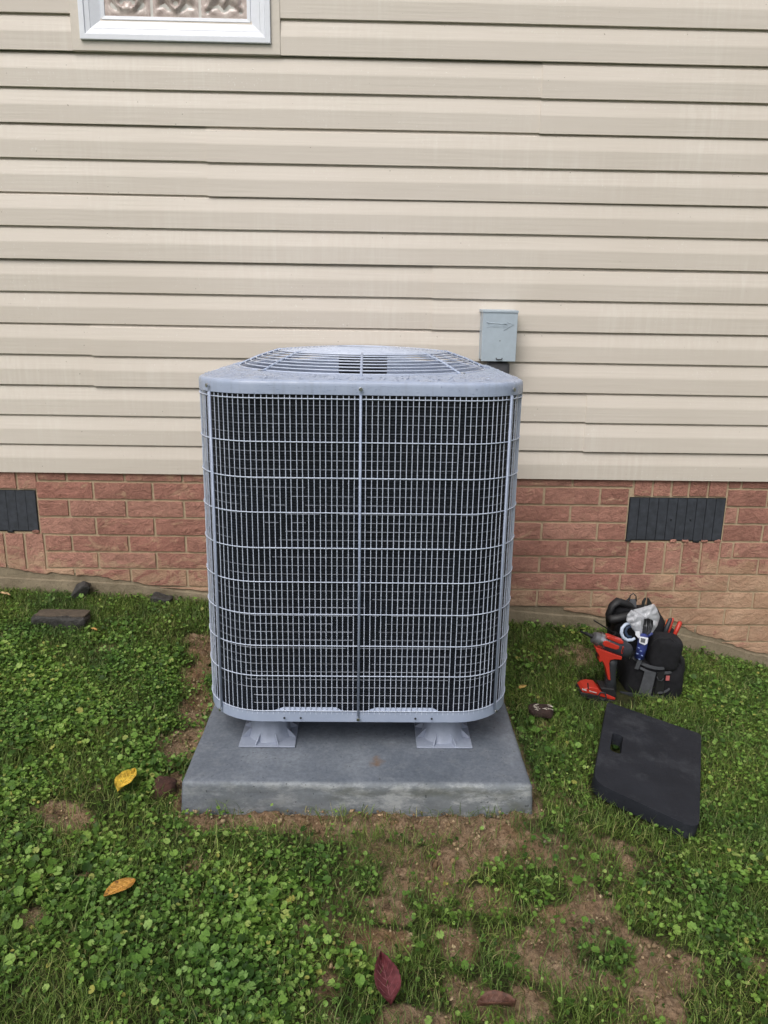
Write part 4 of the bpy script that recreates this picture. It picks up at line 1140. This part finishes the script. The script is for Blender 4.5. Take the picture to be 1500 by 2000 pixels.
MB().tube(tl([(1321, 1284, .03), (1324, 1292, .028), (1322, 1304, .03)], BY), .0022, 6).build('metal_loop', m_steel, bag, smooth=True)
MB().tube(tl([(1227, 1284, -.004), (1229, 1280, -.006), (1231, 1283, -.004), (1229, 1287, -.004)], BY), .0012, 5).build('hook', m_steel, bag)
# pouch
po = empty('pouch', WP(1297, 1272, BY+.04), 'black zipped pouch tucked into the front of the tool bag', 'pouch')
mb = MB(); rb(mb, 1266, 1236, 1326, 1306, BY-.008, .095, .45, .005, 31, Matrix.Rotation(.14, 3, 'Y')); mb.build('case', m_fabric, po, smooth=True)
MB().tube(tl([(1272, 1262, -.006), (1276, 1252, -.006), (1284, 1247, -.004), (1310, 1246, -.004), (1320, 1256, -.002)], BY), .0012, 5).build('zip', m_rubber, po)
# impact driver
DY = GP(1172, 1372).y+.045
gd_ = GP(1172, 1368)
dr = empty('impact_driver', (gd_.x, DY, gd_.z), 'red and black cordless impact driver standing against the tool bag', 'power tool')
def DP(a, b, o_=0): return WP(a, b, DY+o_)
MB().tube([DP(1134, 1233), DP(1143, 1237)], .0038, 6).build('bit', m_rubber, dr)
MB().tube([DP(1142, 1236), DP(1150, 1240), DP(1155, 1242), DP(1161, 1245)], [.0062, .0062, .0085, .0095], 14).build('chuck', m_rubber, dr, smooth='a')
MB().tube([DP(1157, 1243), DP(1159, 1244), DP(1165, 1247), DP(1175, 1251), DP(1181, 1254)], [.011, .0215, .0235, .0255, .029], 24).build('nose_housing', m_alu, dr, smooth='a')
MB().tube([DP(1168, 1248.2), DP(1176, 1251.6)], [.0285, .0292], 24).build('collar_ring', m_steel, dr, smooth='a')
MB().tube([DP(1180, 1253), DP(1183, 1254.5), DP(1200, 1261), DP(1216, 1268), DP(1226, 1272), DP(1231, 1274)], [.0295, .0315, .0325, .032, .028, .019], 24).build('motor_housing', m_body, dr, smooth=True)
def shell(pts, name, mat, off, t):                      # panels that hug the round housing
    MB().prism([DP(a, b, off) for a, b in pts], (0, t, 0)).build(name, mat, dr, bevel=.0025, seg=2)
shell([(1180, 1252), (1184, 1251), (1210, 1262), (1209, 1267), (1203, 1269), (1180, 1262), (1177, 1258)], 'side_panel', m_red, -.031, .005)
shell([(1184, 1239.5), (1190, 1240), (1216, 1250), (1215, 1255), (1208, 1254.5), (1183, 1244)], 'top_panel', m_red, -.012, .030)
shell([(1216, 1262), (1219, 1263), (1216, 1277), (1212.5, 1276.5)], 'vent_frame', m_red, -.032, .004)
shell([(1217, 1264), (1218, 1264.5), (1215.5, 1275), (1214, 1275)], 'vent_slot', m_black, -.034, .004)
shell([(1161, 1262), (1170, 1265), (1213, 1280), (1212, 1286), (1198, 1285), (1190, 1287), (1188, 1293), (1190.5, 1326), (1186, 1325), (1181, 1302), (1177, 1293), (1174, 1288), (1170, 1291), (1168, 1288), (1169, 1279), (1163, 1270)], 'frame', m_red, -.016, .028)
shell([(1176.5, 1275), (1183, 1277.5), (1182, 1280), (1178, 1279)], 'selector', m_black, -.023, .006)
MB().tube([DP(1196, 1284), DP(1194, 1296), DP(1192, 1312), DP(1192, 1326), DP(1190, 1349)], [.020, .021, .020, .020, .026], 18, flat=1.0).build('grip', m_dark, dr, smooth=True)
MB().tube([DP(1167, 1274, .002), DP(1168, 1282, .002), DP(1172, 1290, .002)], [.007, .008, .006], 8).build('trigger', m_rubber, dr, smooth=True)
# battery foot, turned a little towards the camera
fo = [(1131, 1341.5), (1137, 1337), (1148, 1334), (1163, 1336), (1169, 1343), (1190, 1352), (1197, 1355), (1196, 1359), (1185, 1357.5), (1160, 1349.5), (1133, 1344)]
MB().prism([DP(a, b, -.005) for a, b in fo], (0, .068, 0)).build('battery_top', m_red, dr, bevel=.005, seg=3)
MB().prism([DP(a, b, -.042) for a, b in ((1147, 1334.5), (1149, 1334), (1150, 1345), (1148, 1345))], (0, .004, 0)).build('battery_seam', m_black, dr)
MB().prism([DP(a, b, -.004) for a, b in ((1168, 1335), (1196, 1338), (1200, 1353), (1196, 1356), (1172, 1347))], (0, .064, 0)).build('foot', m_rubber, dr, bevel=.005, seg=3)
MB().prism([DP(a, b, -.003) for a, b in ((1128, 1344), (1133, 1343), (1160, 1349), (1184, 1357.5), (1196, 1359.5), (1190, 1366), (1182, 1369), (1155, 1361), (1130, 1352))], (0, .074, 0)).build('battery', m_rubber, dr, bevel=.004, seg=3)
MB().tube([DP(1169, 1359, -.043), DP(1173, 1352, -.044), DP(1182, 1354, -.044), DP(1184, 1362, -.043), DP(1179, 1367, -.043), DP(1170, 1364, -.043)], .0028, 6, closed=True).build('release_latch', m_dark, dr, smooth=True)
lab_ = MB()
for a, b, w_ in ((1137, 1344.3, 2.2), (1140, 1345.2, 2.2), (1143, 1346.1, 2.4), (1151, 1348.6, 5), (1157, 1350.4, 8)):
    lab_.prism([DP(a, b, -.0425), DP(a+w_, b+w_*.3, -.0425), DP(a+w_, b+w_*.3+(1.2 if a > 1145 else 3), -.0425), DP(a, b+(1.2 if a > 1145 else 3), -.0425)], (0, .002, 0))
lab_.build('battery_marking', M_simple('print_white', (.6, .6, .6), .5), dr)
# long driver shaft poking out
sh = empty('screwdriver', WP(1175, 1222, BY+.06), 'long thin black shaft sticking out left of the bag', 'tool')
MB().tube(tl([(1160, 1211.5, .04), (1200, 1237, .10)], BY), .0026, 6).build('shaft', m_rubber, sh)
MB().tube(tl([(1200, 1237, .10), (1222, 1251, .14)], BY), .009, 8).build('grip', m_rubber, sh)
# white hook
hk = empty('pipe_hook', WP(1228, 1236, BY), 'pale blue-white plastic hook curling over the bag rim', 'hook')
MB().tube(tl([(1229, 1217, .015), (1221, 1220, .01), (1215, 1227, .0), (1213.5, 1236, -.005), (1217, 1245, -.008), (1225, 1250.5, -.008), (1234, 1250, -.008), (1240, 1246.5, -.006)], BY), [.0055, .006, .0065, .0065, .0065, .0065, .006, .005], 12).build('curl', M_simple('pale_plastic', (.50, .58, .72), .35), hk, smooth=True)
MB().tube(tl([(1232, 1222, .02), (1224, 1226, .018), (1221, 1234, .015), (1225, 1243, .012), (1233, 1245, .01)], BY), .006, 10).build('inner_sleeve', M_simple('navy_plastic', (.03, .05, .10), .4), hk, smooth=True)
# blue bottle with barcode label
bo = empty('sealant_bottle', WP(1253, 1268, BY), 'blue squeeze bottle with a white barcode label', 'bottle')
m_blue = M_simple('blue_label', (.035, .05, .20), .3, var=.3)
MB().tube(tl([(1258, 1238, .005), (1257, 1244, .0), (1254, 1262, -.004), (1248, 1285, -.004)], BY), [.010, .0185, .0185, .0185], 18).build('body', m_blue, bo, smooth=True)
MB().prism(tl([(1249, 1243, -.020), (1266, 1246, -.020), (1264, 1257, -.023), (1259, 1260, -.023), (1248, 1255, -.023)], BY), (0, .004, 0)).build('label', m_white, bo, bevel=.001)
bc = MB()
for q in range(7):
    bc.prism(tl([(1252+q*1.3, 1246+q*.3, -.0232), (1252.7+q*1.3, 1246.1+q*.3, -.0232), (1251.9+q*1.3, 1254+q*.3, -.0255), (1251.2+q*1.3, 1253.9+q*.3, -.0255)], BY), (0, .0015, 0))
bc.build('barcode', m_black, bo)
pr = MB()
for a, b in ((1246, 1264), (1250, 1270), (1243, 1275), (1252, 1279), (1247, 1286)):
    pr.prism(tl([(a, b, -.0235), (a+4, b+1.2, -.0235), (a+3.4, b+2.8, -.0235), (a-.4, b+1.6, -.0235)], BY), (0, .002, 0))
pr.build('label_print', M_simple('pale_print', (.25, .33, .6), .4), bo)
MB().tube(tl([(1266, 1243, -.004), (1271, 1239, -.002), (1274, 1237, 0)], BY), .0045, 8).build('cap_tab', m_blue, bo, smooth=True)
# plastic bag with zip ties
zb = empty('plastic_bag', WP(1258, 1222, BY+.03), 'crumpled clear plastic bag holding black zip ties', 'plastic bag')
Mp = Mat('clear_film', rough=.18, spec=.8, coords='World'); Mp.b.inputs['Base Color'].default_value = (.80, .82, .88, 1)
tr = Mp.n('ShaderNodeBsdfTransparent'); ms = Mp.n('ShaderNodeMixShader')
ms.inputs[0].default_value = .44
o_ = [x for x in Mp.t.nodes if x.type == 'OUTPUT_MATERIAL'][0]
Mp.L(tr.outputs[0], ms.inputs[1]); Mp.L(Mp.b.outputs[0], ms.inputs[2]); Mp.L(ms.outputs[0], o_.inputs[0])
def film(outl_, Y, dep, seed, name='film'):
    """a crumpled double sheet filling an outline"""
    ce = (sum(a for a, b in outl_)/len(outl_), sum(b for a, b in outl_)/len(outl_)); n = 48
    ring_ = []
    for k_ in range(n):
        u = k_/n*len(outl_); i_ = int(u); f_ = u-i_; a = outl_[i_ % len(outl_)]; b = outl_[(i_+1) % len(outl_)]; ring_.append((a[0]*(1-f_)+b[0]*f_, a[1]*(1-f_)+b[1]*f_))
    vs = []; fs = []; J = 9
    for sd2 in (-1, 1):
        for j in range(J+1):
            t = j/J
            for k_ in range(n):
                x = ce[0]+(ring_[k_][0]-ce[0])*t; y = ce[1]+(ring_[k_][1]-ce[1])*t
                nn = mnoise.noise(Vector((x*.11, y*.11, seed)))+.3*abs(mnoise.noise(Vector((x*.2, y*.2, seed+sd2))))
                vs.append(WP(x, y, Y+sd2*dep/2*math.sqrt(max(0, 1-t*t))+.010*nn))
    for s2 in range(2):
        o2 = s2*(J+1)*n
        for j in range(J):
            for k_ in range(n): fs.append((o2+j*n+k_, o2+j*n+(k_+1) % n, o2+(j+1)*n+(k_+1) % n, o2+(j+1)*n+k_))
    return MB().add(vs, fs).build(name, Mp.m, zb, smooth=True)
film([(1236, 1191), (1256, 1186), (1277, 1179), (1284, 1190), (1289, 1205), (1284, 1222), (1272, 1240), (1258, 1246), (1246, 1240)], BY+.045, .04, 3)
film([(1233, 1191), (1246, 1198), (1258, 1206), (1256, 1222), (1253, 1244), (1244, 1240), (1232, 1224), (1223, 1212), (1225, 1200)], BY+.012, .03, 8)
zt = empty('zip_ties', WP(1264, 1224, BY+.03), 'bundle of black zip ties inside the clear plastic bag', 'zip ties')
for q in range(9):
    a = 1254+q*2.6; MB().tube(tl([(a+random.uniform(-1, 1), 1212-4*math.sin(PI*q/8), .02+.006*math.sin(q*2)), (a-.2+random.uniform(-.6, .6), 1222, .018), (1256+q*1.6, 1241, .02)], BY), [.0032, .0017, .0014], 5).build('tie', m_rubber, zt)
MB().prism(tl([(1241, 1233, -.006), (1249, 1233, -.006), (1250, 1241, -.008), (1247, 1247, -.008), (1241, 1240, -.008)], BY), (0, .001, 0)).build('paper_tab', m_white, zt)
# cutter jaws and handles
cj = empty('cutting_pliers', WP(1262, 1180, BY+.20), 'dark steel cutter jaws pointing up behind the plastic bag', 'pliers')
m_jaw = M_simple('blued_steel', (.05, .055, .055), .4, metal=.5)
MB().prism(tl([(1253, 1184, .18), (1254, 1175, .18), (1259, 1168, .18), (1262, 1167, .18), (1259, 1178, .18), (1257, 1186, .18)], BY), (0, .010, 0)).build('jaw', m_jaw, cj, bevel=.002)
MB().prism(tl([(1264, 1167, .18), (1267, 1168, .18), (1273, 1178, .18), (1272, 1184, .18), (1262, 1188, .18), (1264, 1176, .18)], BY), (0, .010, 0)).build('jaw', m_jaw, cj, bevel=.002)
MB().tube(tl([(1259, 1184, .185), (1262, 1206, .16)], BY), .010, 8).build('pivot_arm', m_jaw, cj)
def plier(pts, r_, mat, name, lab):
    rt = empty(name, WP(pts[-1][0], pts[-1][1], BY+.1), lab, 'hand tool')
    MB().tube(tl(pts, BY), r_, 12).build('handle', mat, rt, smooth=True); return rt
p1 = plier([(1330, 1214, .10), (1328.5, 1216, .10), (1322, 1230, .09), (1313, 1250, .08)], [.004, .0085, .0085, .007], m_red, 'red_pliers', 'thick red tool handle, rightmost in the bag')
p2 = plier([(1311, 1207, .12), (1309, 1210, .12), (1303, 1224, .11), (1296, 1246, .10)], [.003, .0075, .0085, .007], m_dark, 'dark_pliers', 'dark grey tool handle edged with red in the bag')
MB().tube(tl([(1315, 1207, .128), (1313, 1211, .128), (1308, 1226, .12), (1300, 1246, .11)], BY), [.003, .0065, .0065, .006], 10).build('red_edge', m_red, p2, smooth=True)
p3 = plier([(1303.5, 1210, .15), (1301, 1222, .14), (1299, 1240, .12)], [.003, .005, .006], m_orange, 'orange_pliers', 'thin orange tool handle behind the dark grey one')
p4 = plier([(1290, 1218, .155), (1296, 1224, .15), (1303, 1236, .14)], [.004, .006, .006], m_red, 'small_cutters', 'short red handle leaning left behind the pouch')
